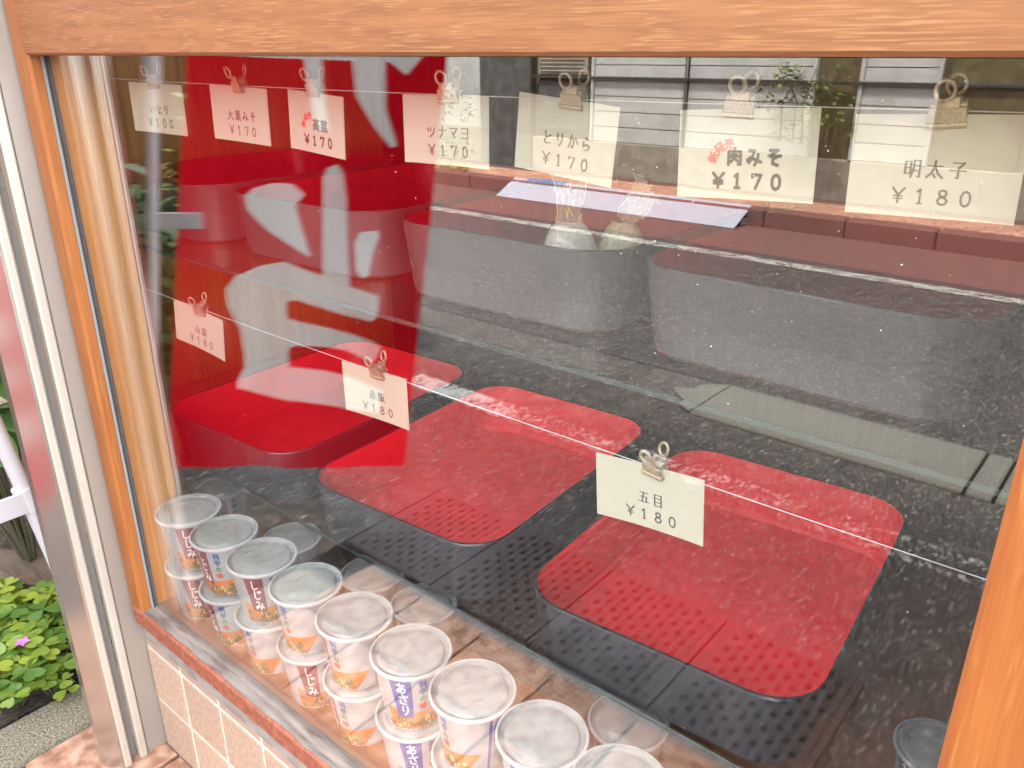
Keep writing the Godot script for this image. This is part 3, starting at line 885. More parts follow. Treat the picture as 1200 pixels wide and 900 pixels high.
# ---- soup cups
func cup_label(purple: bool) -> ImageTexture:
	var w := 768
	var h := 208
	var im := Image.create(w, h, false, Image.FORMAT_RGB8)
	var paper := Color(0.69, 0.69, 0.70)
	im.fill(paper)
	var band := Color(0.50, 0.20, 0.27) if purple else Color(0.20, 0.31, 0.62)
	var r2 := RandomNumberGenerator.new()
	r2.seed = 5 if purple else 6
	# miso soup in a bowl: an orange field with clams
	for y in h:
		for x in range(40, 330):
			var t := (x - 40) / 290.0
			var top := 118.0 + 26.0 * t + 10.0 * sin(t * 5.0)
			if y > top and t < 0.93 - 0.25 * (y - top) / 90.0:
				im.set_pixel(x, y, Color(0.86, 0.50, 0.20).lerp(Color(0.80, 0.42, 0.16), clampf((y - top) / 70.0, 0, 1)))
	for k in 46:
		var p := Vector2(r2.randf_range(40, 250), r2.randf_range(158, 204))
		var c: Color = [Color(0.62, 0.52, 0.30), Color(0.35, 0.28, 0.18), Color(0.85, 0.76, 0.50), Color(0.5, 0.42, 0.3), Color(0.30, 0.38, 0.16)][r2.randi() % 5]
		ell(im, p, Vector2(r2.randf_range(6, 13), r2.randf_range(4, 8)), c, 0.9, r2.randf() * PI)
		ell(im, p + Vector2(-1, -2), Vector2(5, 2.2), c.lightened(0.3), 0.8, r2.randf() * PI)
	# band with the kind written downwards
	poly(im, PackedVector2Array([Vector2(60, 8), Vector2(136, 8), Vector2(140, 158), Vector2(78, 150)]), band)
	var kind := "しじみ" if purple else "あさり"
	for k in 3:
		glyph(im, kind[k], Vector2(100 + 5 * k, 36 + 45 * k), Vector2(44, 46), 3.1, Color(0.95, 0.93, 0.92), 0.0, false)
	# four coloured characters
	var tint := [Color(0.22, 0.34, 0.62), Color(0.20, 0.45, 0.50), Color(0.25, 0.52, 0.30), Color(0.80, 0.28, 0.18)]
	var four := "料亭の味"
	for k in 4:
		glyph(im, four[k], Vector2(176, 26 + 29 * k), Vector2(29, 28), 2.6, tint[k], 0.0, false)
	# side panel
	poly(im, PackedVector2Array([Vector2(334, 6), Vector2(346, 6), Vector2(346, 204), Vector2(334, 204)]), band)
	poly(im, PackedVector2Array([Vector2(354, 10), Vector2(462, 10), Vector2(462, 100), Vector2(354, 100)]), band.lightened(0.25 if purple else 0.12))
	for k in 5:
		for x in range(362, 454, 8):
			if r2.randf() < 0.8: seg(im, Vector2(x, 22 + 16 * k), Vector2(x + 5, 22 + 16 * k + r2.randf_range(-2, 2)), 1.3, paper)
	for k in 7:
		seg(im, Vector2(360, 114 + 12 * k), Vector2(452, 114 + 12 * k), 0.8, Color(0.55, 0.55, 0.6))
		for x in range(362, 450, 9):
			if r2.randf() < 0.6: seg(im, Vector2(x, 119 + 12 * k), Vector2(x + 5, 119 + 12 * k), 1.0, Color(0.5, 0.5, 0.55))
	poly(im, PackedVector2Array([Vector2(466, 6), Vector2(474, 6), Vector2(474, 204), Vector2(466, 204)]), band)
	for k in 9:
		for x in range(500, 640, 9):
			if r2.randf() < 0.7: seg(im, Vector2(x, 30 + 17 * k), Vector2(x + 6, 30 + 17 * k), 1.1, band.lightened(0.2))
	# faint pink edge round the top, as printed
	for x in w:
		for y in 4: im.set_pixel(x, y, band.lightened(0.5))
	return ImageTexture.create_from_image(im)

func build_cups() -> void:
	var st := mb()
	lathe(st, [Vector2(0.0365, 0.0), Vector2(0.0465, 0.087)], 40, true)
	var body := fin(st)
	var sb := mb()
	lathe(sb, [Vector2(0.0, 0.0015), Vector2(0.0345, 0.0015), Vector2(0.0355, -0.0), Vector2(0.0366, 0.0), Vector2(0.0367, 0.0012)], 32)
	var base := fin(sb)
	var sr := mb()
	lathe(sr, [Vector2(0.0464, 0.0868), Vector2(0.0500, 0.0872), Vector2(0.0512, 0.0885), Vector2(0.0516, 0.0902), Vector2(0.0512, 0.0920), Vector2(0.0500, 0.0930), Vector2(0.0484, 0.0928)], 40)
	var rim := fin(sr)
	var sl := mb()
	lathe(sl, [Vector2(0.0484, 0.0926), Vector2(0.0468, 0.0872), Vector2(0.0425, 0.0868), Vector2(0.0405, 0.0900), Vector2(0.0388, 0.0908), Vector2(0.0300, 0.0906), Vector2(0.0, 0.0912)], 40)
	var lid := fin(sl)
	# crumpled shrink film over the lid, four variants
	var films := []
	var creases := []
	for v in 4:
		var sf := mb()
		var hs := []
		var R := [0.0, 0.013, 0.025, 0.035, 0.0425, 0.0475, 0.0505]
		for i in 7:
			var row := []
			for j in 13:
				var r: float = R[i]
				var a := TAU * (j + (0.5 if i % 2 else 0.0) + (rng.randf_range(-0.28, 0.28) if i < 6 else 0.0)) / 13.0
				var hgt := 0.0938 + (0.0088 * (1.0 - smoothstep(0.60, 0.97, r / 0.0505)) + rng.randf_range(-0.0028, 0.0030) if i < 6 else 0.0)
				row.append(Vector3(sin(a) * r, maxf(hgt, 0.0936), cos(a) * r))
			hs.append(row)
		for i in 6:
			for j in 13:
				var j2 := (j + 1) % 13
				if i % 2 == 0:
					tri(sf, hs[i][j], hs[i][j2], hs[i + 1][j], Vector3.UP)
					tri(sf, hs[i][j2], hs[i + 1][j2], hs[i + 1][j], Vector3.UP)
				else:
					tri(sf, hs[i][j], hs[i][j2], hs[i + 1][j2], Vector3.UP)
					tri(sf, hs[i][j], hs[i + 1][j2], hs[i + 1][j], Vector3.UP)
		films.append(fin(sf))
		var sc := mb()
		for e in 5:
			var i := 1 + rng.randi() % 3
			var jj := rng.randi() % 13
			var line := []
			for q in 4: line.append(hs[mini(i + q % 3, 4)][(jj + q) % 13] + Vector3(0, 0.0002, 0))
			tube(sc, line.slice(0, 2 + rng.randi() % 3), 0.00038, 5, 0.00015)
		creases.append(fin(sc))
	var lm := []
	for p in [true, false]:
		var m := mat(Color.WHITE, 0.32)
		m.albedo_texture = cup_label(p)
		lm.append(m)
	M.rim = mat(lin(0.66, 0.66, 0.66), 0.3)
	M.lid = tri_map(mat(Color.WHITE, 0.22), noise_tex(0.05, [lin(0.42, 0.455, 0.44), lin(0.47, 0.505, 0.49)], [0.3, 0.7], 256, 90, FastNoiseLite.TYPE_SIMPLEX_SMOOTH, 2), 3.0)
	M.twist = bump(mat(Color(0.95, 0.96, 0.86, 0.34), 0.08), normal_tex(0.03, 6.0, 256, 19, 3), 1.0)
	M.twist.transparency = BaseMaterial3D.TRANSPARENCY_ALPHA
	M.twist.uv1_triplanar = true
	M.twist.uv1_scale = Vector3.ONE * 8.0
	M.filmc = clear(0.0, 0.03)
	# where each cup stands, which side it turns to the camera (degrees, band left of centre < 0), kind
	var ord := ["first", "second", "third", "fourth", "fifth", "sixth", "seventh", "eighth", "ninth", "tenth", "eleventh"]
	var xs := [-1.140, -1.036, -0.936, -0.830, -0.724, -0.618, -0.516, -0.411, -0.311, -0.206, -0.101]
	var turn_u := [-14, -58, -22, -84, -78, -20, -86, -30, -60, -20, -40]
	var turn_l := [-20, -64, -84, -16, -74, -10, -40, -30, -60, -20, -40]
	var spec := []
	for k in 11:
		var p: bool = k < 5
		spec.append([Vector3(xs[k] + rng.randf_range(-.001, .001), 0.3312, -0.0595 + rng.randf_range(-.001, .001)), turn_l[k], p, "%s soup cup, %s from the left in the bottom row at the glass" % ["purple-banded clam" if p else "blue-banded clam", ord[k]], k % 4])
		spec.append([Vector3(xs[k] + rng.randf_range(-.0015, .0015), 0.4274, -0.0588 + rng.randf_range(-.0012, .0012)), turn_u[k], p, "%s soup cup, %s from the left in the top row at the glass" % ["purple-banded clam" if p else "blue-banded clam", ord[k]], (k + 2) % 4])
	spec.append([Vector3(-1.335, 0.3312, -0.222), -10, true, "purple-banded cup alone in the far left corner under the shelf", 1])
	spec.append([Vector3(-1.075, 0.3312, -0.200), -30, true, "soup cup mostly hidden behind the third stack from the left", 2])
	spec.append([Vector3(-0.889, 0.3312, -0.222), -60, true, "purple-banded cup under the shelf edge behind the fifth stack", 3])
	spec.append([Vector3(-0.768, 0.3312, -0.222), -35, false, "blue-banded cup under the shelf edge behind the sixth stack", 0])
	spec.append([Vector3(-0.398, 0.3312, -0.222), -40, false, "blue-banded cup under the right tray front edge", 1])
	spec.append([Vector3(-0.085, 0.3312, -0.425), -40, false, "lone soup cup half hidden behind the right wooden stile", 2])
	for s in spec:
		var at: Vector3 = s[0]
		var to := Vector3(0, 0, 0.48) - Vector3(at.x, 0, at.z)
		# the band's middle is at u = 100/768
		var a := atan2(to.x, to.z) + deg_to_rad(s[1]) - TAU * 100.0 / 768.0
		var c := thing("soup_cup", s[3], "soup cup", at, a, "instant clam soup cups in the window")
		put("label", body, lm[0 if s[2] else 1], c)
		put("base", base, M.rim, c)
		put("rim", rim, M.rim, c)
		put("lid", lid, M.lid, c)
		var fl := put("film", films[s[4]], M.filmc, c, Vector3.ZERO, Vector3(0, rng.randf() * TAU, 0))
		put("crease", creases[s[4]], M.filmc, fl)

# ---- price cards
func card_texture(item: String, price: String, bold: bool, ratio: float) -> ImageTexture:
	var w := 320
	var h := int(w / ratio)
	var im := Image.create(w, h, false, Image.FORMAT_RGB8)
	im.fill(Color(0.69, 0.675, 0.605))
	var ink := Color(0.27, 0.235, 0.215) if not bold else Color(0.22, 0.19, 0.18)
	var th := 2.0 if not bold else 3.4
	var mid := w * 0.52
	var sz := 42.0 if not bold else 45.0
	text(im, item, Vector2(mid + (14 if bold else 0), h * 0.52), Vector2(sz * 0.86, sz * 0.9), sz * 1.0, th, ink, not bold)
	text(im, price, Vector2(mid, h * 0.79), Vector2(sz * 0.80, sz * 0.80), sz * 1.0, th, ink, not bold)
	if bold:
		var red := Color(0.80, 0.22, 0.18)
		var c := Vector2(mid - 42, h * 0.60)
		var nw := "新発売"
		for k in 3:
			var a := deg_to_rad(-72 + 34 * k)
			glyph(im, nw[k], c + Vector2(sin(a), -cos(a)) * 42.0, Vector2(24, 24), 1.7, red, a, false)
	return ImageTexture.create_from_image(im)

func card_mesh(w: float, h: float, bow: float) -> ArrayMesh:
	var st := SurfaceTool.new()
	st.begin(Mesh.PRIMITIVE_TRIANGLES)
	st.set_smooth_group(0)
	var t := 0.0003
	for side in [1.0, -1.0]:
		st.set_smooth_group(0 if side > 0 else 1)
		for i in 8:
			for j in 4:
				var P := []
				var U := []
				for q in [[0, 0], [1, 0], [1, 1], [0, 1]]:
					var u: float = (i + q[0]) / 8.0
					var v: float = (j + q[1]) / 4.0
					P.append(Vector3((u - 0.5) * w, (0.5 - v) * h, bow * (pow(2 * u - 1, 2) - 0.3) * (0.3 + 0.7 * v) + side * t))
					U.append(Vector2(u, v) if side > 0 else Vector2(0.02, 0.05))
				for k in ([0, 1, 2, 0, 2, 3] if side > 0 else [0, 2, 1, 0, 3, 2]):
					st.set_uv(U[k])
					st.add_vertex(P[k])
	return fin(st)

func clip_meshes() -> Array:
	var st := mb()
	# jaw: a rolled edge and a sloping plate on each side of the paper
	for s in [-1.0, 1.0]:
		tube(st, [Vector3(-0.0105, -0.006, s * 0.0022), Vector3(0.0105, -0.006, s * 0.0022)], 0.0021, 10)
		st.set_smooth_group(-1)
		bx(st, Vector3(0, -0.001, s * 0.0040), Vector3(0.0195, 0.0095, 0.0008), 0.0003, Basis(Vector3.RIGHT, s * 0.28))
		bx(st, Vector3(0, 0.0058, s * 0.0052), Vector3(0.0120, 0.0070, 0.0008), 0.0003, Basis(Vector3.RIGHT, s * 0.12))
	tube(st, [Vector3(-0.0095, 0.0045, 0), Vector3(0.0095, 0.0045, 0)], 0.0034, 10)
	var jaw := fin(st)
	var sh := mb()
	var ring := []
	for k in 15:
		var a := TAU * k / 14.0
		ring.append(Vector3(sin(a) * 0.0050, 0.0150 - cos(a) * 0.0056, 0.0056))
	tube(sh, ring, 0.0013, 7, -1.0, false)
	return [jaw, fin(sh)]

func build_cards() -> void:
	var z := -0.05
	# name, price, bold, centre x, centre y, width, roll in degrees, turn, clip x, label
	var cards := [
		["いなり", "¥100", false, -1.018, 1.1425, 0.108, -1.0, 6, -1.018, "white card reading いなり ¥100 at the far left of the upper string"],
		["大葉みそ", "¥170", false, -0.838, 1.143, 0.104, -1.5, 2, -0.835, "white card reading 大葉みそ ¥170 on the upper string"],
		["高菜", "¥170", true, -0.703, 1.140, 0.095, -3.0, -3, -0.702, "third card on the upper string from the left, bold 高菜 ¥170"],
		["ツナマヨ", "¥170", false, -0.521, 1.143, 0.100, 0.5, 2, -0.516, "white card reading ツナマヨ ¥170 at the flag reflection's edge"],
		["とりから", "¥170", false, -0.392, 1.144, 0.098, -4.6, -2, -0.385, "white card reading とりから ¥170 hung above the rice balls"],
		["肉みそ", "¥170", true, -0.242, 1.1425, 0.097, 3.0, 1, -0.249, "large bold 肉みそ ¥170 card with red 新発売, second from the right above"],
		["明太子", "¥180", false, -0.126, 1.144, 0.094, 2.2, -2, -0.123, "white card reading 明太子 ¥180 at the right end of the upper string"],
		["山菜", "¥180", false, -0.998, 0.8595, 0.108, -6.0, 4, -0.989, "white card reading 山菜 ¥180 at the left of the lower string"],
		["赤飯", "¥180", false, -0.640, 0.861, 0.101, 1.5, 2, -0.634, "white card reading 赤飯 ¥180 in the middle of the lower string"],
		["五目", "¥180", false, -0.296, 0.861, 0.103, 5.0, 0, -0.293, "white card reading 五目 ¥180 at the right of the lower string"],
	]
	var cm := clip_meshes()
	var ci := 0
	var which := ["leftmost upper", "second upper", "third upper", "fourth upper", "fifth upper, tilted", "large bold sixth upper", "rightmost upper", "left lower", "middle lower", "right lower"]
	for c in cards:
		var h := 0.0585
		var m := mat(Color.WHITE, 0.75)
		m.albedo_texture = card_texture(c[0], c[1], c[2], c[5] / h)
		m.backlight_enabled = true
		m.backlight = Color(0.25, 0.25, 0.24)
		var o := put("price_card", card_mesh(c[5], h, rng.randf_range(0.0008, 0.003)), m, null, Vector3(c[3], c[4], z + 0.0008), Vector3(0, deg_to_rad(c[7]), deg_to_rad(c[6])))
		tag(o, c[9], "price card", "price cards on the strings")
		var up: bool = c[4] > 1.0
		var k := thing("bulldog_clip", "", "clip", Vector3(c[8], 1.1735 if up else 0.8895, z), deg_to_rad(rng.randf_range(-12, 12)), "brass clips on the strings")
		tag(k, "small brass bulldog clip on the %s card, the one reading %s" % [which[ci], c[0]])
		ci += 1
		k.rotation.z = deg_to_rad(rng.randf_range(-5, 5))
		put("jaw", cm[0], M.brass, k)
		put("handle", cm[1], M.brass, k, Vector3(-0.001, 0, 0.001), Vector3(0.25, 0.12, 0.1))
		put("handle", cm[1], M.brass, k, Vector3(0.001, 0, -0.011), Vector3(-0.15, -0.14, -0.12))
	var ys := [1.1725, 0.8885]
	var lab := ["upper taut nylon string carrying seven price cards", "lower taut nylon string carrying three price cards"]
	for k in 2:
		var st := mb()
		var pts := []
		for j in 25:
			var t := j / 24.0
			pts.append(Vector3(lerpf(-1.2035 if k == 0 else -1.2035, -0.03, t), ys[k] + 0.004 * pow(2 * t - 1, 2), z))
		tube(st, pts, 0.00042, 6)
		tag(put("string", fin(st), M.string), lab[k], "string")

# ---- wrapped rice balls
func build_rice_balls() -> void:
	var spots := [[Vector3(-0.568, 0.9165, -0.300), 0.5, "rice ball in clear film with a twisted yellow green top, left of the pair"], [Vector3(-0.516, 0.9165, -0.338), -0.3, "pale green wrapped rice ball, right of the pair in the tray"]]
	var rice := tri_map(mat(Color.WHITE, 0.6), noise_tex(0.09, [lin(0.72, 0.74, 0.65), lin(0.88, 0.89, 0.83)], [0.35, 0.65], 256, 95, FastNoiseLite.TYPE_CELLULAR, 2), 14.0)
	var rice2 := tri_map(mat(Color.WHITE, 0.6), noise_tex(0.04, [lin(0.50, 0.58, 0.34), lin(0.72, 0.77, 0.58)], [0.35, 0.65], 256, 96), 12.0)
	var nori := mat(lin(0.02, 0.03, 0.02), 0.5)
	for k in 2:
		var o := thing("rice_ball", spots[k][2], "rice ball", spots[k][0], spots[k][1], "wrapped rice balls")
		var n := noise(30.0, FastNoiseLite.TYPE_SIMPLEX_SMOOTH, 3, 100 + k)
		for layer in 2:
			var st := mb()
			st.set_smooth_group(0)
			var P := func(i: int, j: int) -> Vector3:
				var v := float(i) / 16.0
				var a := TAU * (j % 22) / 22.0
				var y := v * 0.106
				var r := 0.036 * pow(sin(PI * clampf(0.16 + 0.80 * v, 0, 1)), 0.42) * (1.0 + 0.05 * cos(3 * a))
				if layer == 1: r = r * 1.04 + 0.0025 + 0.004 * n.get_noise_3d(cos(a), sin(a), v * 2.0)
				r += 0.002 * n.get_noise_3d(cos(a) * 2, sin(a) * 2, v * 3)
				if i == 0 and layer == 0: r = 0.0
				return Vector3(cos(a) * r, y, sin(a) * r * 0.8)
			for i in 16:
				for j in 22:
					var c := Vector3(0, (i + 0.5) / 16.0 * 0.106, 0)
					var p: Vector3 = P.call(i, j)
					quad(st, p, P.call(i + 1, j), P.call(i + 1, j + 1), P.call(i, j + 1), p - c + Vector3(0, 0.001, 0))
			put("rice" if layer == 0 else "wrapper", fin(st), (rice if k == 0 else rice2) if layer == 0 else M.film, o)
		if k == 0:
			put("seaweed", box(Vector3(0.030, 0.045, 0.064), 0.004), nori, o, Vector3(0.012, 0.025, 0))
		# twisted tail: a pinched neck that fans out
		var st := mb()
		st.set_smooth_group(0)
		var lean := Vector3(-0.004, 1, 0.0) if k == 0 else Vector3(0.55, 0.8, -0.1)
		lean = lean.normalized()
		var sx := lean.cross(Vector3(0, 0, 1)).normalized()
		var sz := sx.cross(lean)
		var T := func(i: int, j: int) -> Vector3:
			var v := i / 8.0
			var u := j / 14.0 * 2.0 - 1.0
			var w := lerpf(0.013, 0.022, absf(v - 0.25) * 1.3)
			return Vector3(0, 0.103, 0) + lean * v * 0.058 + sx * u * w + sz * (0.0055 * sin(j * 2.3 + i * 0.9) * (0.6 + 0.6 * v) + 0.006 * n.get_noise_2d(i * 0.3, j * 0.4))
		for i in 8:
			for j in 14:
				quad(st, T.call(i, j), T.call(i + 1, j), T.call(i + 1, j + 1), T.call(i, j + 1), Vector3(0, 0, 1))
		put("twist", fin(st), M.twist, o)
		var se := mb()
		for e in 4:
			var pts := []
			for i in 9: pts.append(T.call(i, [0, 6, 9, 14][e]))
			tube(se, pts.slice(e, 9 - (e * 2) % 5), 0.0010, 5)
		for e in 16:  # small pale flecks put on as painted glints of the film
			var q: Vector3 = T.call(rng.randi() % 9, rng.randi() % 15)
			bx(se, q, Vector3(0.0014, rng.randf_range(0.004, 0.012), 0.0012), 0.0004, Basis.from_euler(Vector3(rng.randf_range(-1, 1), 0, rng.randf_range(-1.2, 1.2))))
		put("yellow_edges_glints", fin(se), mat(lin(0.72, 0.74, 0.30), 0.3), o)

# ---- the flag that the window mirrors
func build_flag() -> void:
	var f := thing("banner_flag", "red upright banner with white 弁当 lettering, mirrored in the window", "banner")
	var P0 := Vector3(-1.393, 0.813, 0.538)
	var e1 := Vector3(0.765, 0, 0.644)
	var nm := Vector3(-0.644, 0, 0.765)
	var top := 0.95
	var bot := -0.50
	var W := 400
	var H := 1088
	var im := Image.create(W, H, false, Image.FORMAT_RGB8)
	im.fill(Color(0.80, 0.055, 0.145))
	var L := func(y: float) -> float: return -0.300 + 0.200 * y
	var R := func(y: float) -> float: return 0.2245 + 0.143 * y
	var uv := func(p: Vector2) -> Vector2: return Vector2((p.x - L.call(p.y)) / (R.call(p.y) - L.call(p.y)) * W, (top - p.y) / (top - bot) * H)
	var shapes := [
		[0.04, 0.46, 0.0964, 0.3992, 0.0999, 0.3148, 0.1296, 0.2609, 0.1641, 0.2187, 0.1763, 0.2236, 0.1567, 0.2928, 0.1601, 0.3766, 0.16, 0.46],
		[-0.22, 0.43, -0.20, 0.39, 0.17, 0.377, 0.1998, 0.3536, 0.2342, 0.3887, 0.25, 0.42, 0.20, 0.46, -0.18, 0.46],
		[0.0037, 0.46, 0.0444, 0.46, 0.0358, 0.3397, 0.0395, 0.25, 0.0145, 0.25, 0.006, 0.34],
		[-0.1415, 0.1232, -0.1204, 0.1403, -0.0775, 0.1521, -0.0382, 0.1488, -0.018, 0.1266, -0.0374, 0.106, -0.0334, 0.0765, -0.0184, -0.0054, -0.0517, 0.018, -0.1009, 0.0536, -0.1395, 0.0974],
		[0.0194, 0.1572, 0.03, 0.179, 0.0511, 0.1857, 0.0614, 0.1656, 0.066, 0.1146, 0.0575, -0.0742, 0.0014, -0.05],
		[0.0752, 0.027, 0.0892, 0.0501, 0.1229, 0.0519, 0.1276, 0.043, 0.1106, 0.0, 0.0986, -0.0457, 0.0856, -0.0512, 0.0743, -0.0328],
		[-0.2097, -0.0736, -0.1843, -0.0457, -0.1275, -0.0218, -0.0725, -0.0109, 0.0049, -0.0457, 0.119, -0.0923, 0.1105, -0.1399, 0.097, -0.1496, 0.0429, -0.1342, -0.0543, -0.0961, -0.0725, -0.0961, -0.0796, -0.1113, -0.0803, -0.1361, 0.0399, -0.1729, 0.1177, -0.2023, 0.0963, -0.2442, 0.0366, -0.2142, -0.0646, -0.1984, -0.0836, -0.2023, -0.0861, -0.2442, 0.032, -0.2725, 0.1151, -0.3052, 0.102, -0.3616, 0.0258, -0.351, -0.1622, -0.3156, -0.2078, -0.2991, -0.2052, -0.2786, -0.1863, -0.2482, -0.1825, -0.2182, -0.1844, -0.1592, -0.2075, -0.1113],
	]
	var ink := Color(0.90, 0.90, 0.90)
	for s in shapes:
		var pts := PackedVector2Array()
		for k in range(0, s.size(), 2): pts.append(uv.call(Vector2(s[k], s[k + 1])))
		poly(im, pts, ink)
	for pr in [[0.10, 0.86, 0.20, 0.58], [0.20, 0.58, -0.14, 0.53], [-0.06, 0.70, -0.17, 0.52]]:
		seg(im, uv.call(Vector2(pr[0], pr[1])), uv.call(Vector2(pr[2], pr[3])), 20.0, ink)
	var st := SurfaceTool.new()
	st.begin(Mesh.PRIMITIVE_TRIANGLES)
	st.set_smooth_group(0)
	var n := noise(2.2, FastNoiseLite.TYPE_SIMPLEX_SMOOTH, 2, 55)
	var nx := 16
	var ny := 40
	for i in nx:
		for j in ny:
			var P := []
			var U := []
			for q in [[0, 0], [1, 0], [1, 1], [0, 1]]:
				var u: float = float(i + q[0]) / nx
				var v: float = float(j + q[1]) / ny
				var y := lerpf(top, bot, v)
				var a: float = lerpf(L.call(y), R.call(y), u)
				P.append(P0 + e1 * a + Vector3(0, y, 0) + nm * (0.020 * n.get_noise_2d(u * 1.2, v * 1.4) + 0.004 * sin(u * 9.0 + v * 2.0)))
				U.append(Vector2(u, v))
			for k in [0, 1, 2, 0, 2, 3]:
				st.set_uv(U[k])
				st.add_vertex(P[k])
	var m := mat(Color.WHITE, 0.75)
	m.albedo_texture = ImageTexture.create_from_image(im)
	m.backlight_enabled = true
	m.backlight = Color(0.9, 0.9, 0.9)
	m.specular_mode = BaseMaterial3D.SPECULAR_DISABLED
	put("cloth", fin(st), m, f)
	var pole_at := func(y: float) -> Vector3: return P0 + e1 * (-0.345 + 0.16 * y) + Vector3(0, y, 0) - nm * 0.01
	var sp := mb()
	tube(sp, [pole_at.call(-0.80), pole_at.call(0.36)], 0.011, 14)
	tube(sp, [pole_at.call(0.34), pole_at.call(1.0)], 0.016, 14)
	put("pole", fin(sp), M.white_plastic, f)
	var sa := mb()
	for y in [0.93, 0.075]:
		var p: Vector3 = pole_at.call(y)
		bx(sa, p + e1 * 0.045, Vector3(0.115, 0.034, 0.006), 0.002, Basis(e1, Vector3.UP, nm))
	put("arm", fin(sa), M.white_plastic, f)

# ---- planting left of the shop
func build_plants() -> void:
	# leaning pole
	var p := thing("leaning_pole", "white plastic pole leaning behind the shutter rail above the plants", "pole")
	var st := mb()
	tube(st, [Vector3(-1.6, 0.0, -0.022), Vector3(-1.6, 1.5, 0.178)], 0.0145, 16)
	put("tube", fin(st), M.white_plastic, p)
	var sc := mb()
	tube(sc, [Vector3(-1.6, 0.388, 0.0295), Vector3(-1.6, 0.436, 0.036)], 0.021, 16)
	sc.set_smooth_group(-1)
	bx(sc, Vector3(-1.585, 0.410, 0.068), Vector3(0.006, 0.046, 0.09), 0.002)
	put("clamp", fin(sc), M.white_plastic, p)
	var b := put("weathered_plank", box(Vector3(0.50, 0.03, 0.12), 0.004), M.board, null, Vector3(-1.98, 0.045, -0.02), Vector3(0.05, 0.55, 0.04))
	tag(b, "weathered grey brown plank lying on the soil", "plank")
	# glossy umbrella-leaved shrub
	var greens := []
	for k in 5: greens.append(leaf_mat(lin(0.030 + 0.012 * k, 0.085 + 0.025 * k, 0.030 + 0.006 * k), 0.3))
	var limes := []
	for k in 5: limes.append(leaf_mat(lin(0.060 + 0.040 * k, 0.135 + 0.036 * k, 0.018 + 0.004 * k), 0.4))
	var big := leaf_mesh(0.075, 0.15, 0.18, 7)
	var stem_m := mat(lin(0.05, 0.045, 0.022), 0.8)
	var heads := [Vector3(-1.92, 0.60, -0.04), Vector3(-1.86, 0.50, 0.03), Vector3(-1.98, 0.45, -0.12), Vector3(-2.02, 0.66, 0.06), Vector3(-1.88, 0.74, -0.10), Vector3(-2.12, 0.55, 0.0), Vector3(-2.05, 0.82, -0.02), Vector3(-2.2, 0.7, 0.15), Vector3(-1.95, 0.92, 0.04), Vector3(-2.15, 1.02, 0.10), Vector3(-2.0, 1.12, 0.0), Vector3(-2.25, 1.2, 0.15)]
	var sh := thing("umbrella_shrub", "shrub with large glossy dark leaves left of the shutter rail", "shrub", Vector3(-1.98, 0, -0.05))
	var ss := mb()
	for hd in heads:
		var h: Vector3 = hd - sh.position
		tube(ss, [Vector3(0, 0.0, 0), Vector3(h.x * 0.4, h.y * 0.5, h.z * 0.4), h], 0.0045, 6, 0.002)
		var n := 7
		for k in n:
			var a := TAU * k / n + rng.randf_range(-0.2, 0.2)
			put("leaf", big, greens[rng.randi() % 5], sh, h, Vector3(rng.randf_range(0.05, 0.55), a, rng.randf_range(-.2, .2)))
	put("stem", fin(ss), stem_m, sh)
	# clover-like ground plants with round three-part leaves
	var lobe := lobe_mesh()
	var cl := [
		[Vector3(-1.60, 0.01, 0.10), 9, 1.15, "bright green round-leaved plant at the kerb in the left corner"],
		[Vector3(-1.66, 0.01, 0.05), 9, 1.05, "round-leaved plant with a small purple flower behind the kerb plant"],
		[Vector3(-1.62, 0.01, -0.05), 8, 0.62, "small pale leafy weed beside the shutter rail foot"],
		[Vector3(-1.80, 0.01, 0.06), 9, 1.1, "round-leaved plant in shade behind the flowering one"],
		[Vector3(-1.74, 0.01, -0.04), 9, 0.9, "low round-leaved plant between plank and shutter rail"],
		[Vector3(-1.70, 0.01, 0.11), 9, 1.2, "round-leaved plant at the left picture border"],
		[Vector3(-1.55, 0.0, 0.09), 6, 0.8, "small round-leaved plant hanging over the pebbly kerb"],
		[Vector3(-1.57, 0.0, 0.15), 7, 0.9, "round-leaved plant nearest the street at the lower left picture edge"],
		[Vector3(-1.57, 0.0, 0.00), 7, 0.65, "tiny round-leaved plant touching the shutter rail"],
		[Vector3(-1.90, 0.01, 0.09), 9, 1.1, "round-leaved plant farthest back under the white pole"],
	]
	for c in cl:
		var o := thing("clover_plant", c[3], "plant", c[0], 0.0, "round-leaved plants by the kerb")
		var sx := mb()
		for k in (c[1] as int) * 2 + 2:
			var a := rng.randf() * TAU
			var rr := rng.randf_range(0.01, 0.075) * (c[2] as float)
			var tip := Vector3(cos(a) * rr, rng.randf_range(0.035, 0.085) * minf(1.0, c[2]), sin(a) * rr)
			tube(sx, [Vector3(0, -0.02, 0), tip * Vector3(0.5, 0.7, 0.5), tip], 0.0013, 5)
			var m: Material = limes[rng.randi() % 5]
			var t0 := rng.randf() * TAU
			for q in 3:
				var lf := put("leaf", lobe, m, o, tip, Vector3(rng.randf_range(-0.15, 0.25), t0 + TAU * q / 3.0, 0))
				lf.scale = Vector3.ONE * (c[2] as float) * rng.randf_range(0.8, 1.1)
		put("stalk", fin(sx), stem_m, o)
	var fl := thing("purple_flower", "tiny purple flower among the round leaves", "flower", Vector3(-1.62, 0.02, 0.10))
	var pet := leaf_mesh(0.010, 0.016, 0.2, 4)
	var pm := leaf_mat(lin(0.5, 0.16, 0.55), 0.5)
	for k in 5: put("petal", pet, pm, fl, Vector3(0, 0.075, 0), Vector3(-0.5, TAU * k / 5, 0))
	var sf := mb()
	tube(sf, [Vector3(0, 0, 0), Vector3(0.004, 0.04, 0), Vector3(0, 0.075, 0)], 0.001, 5)
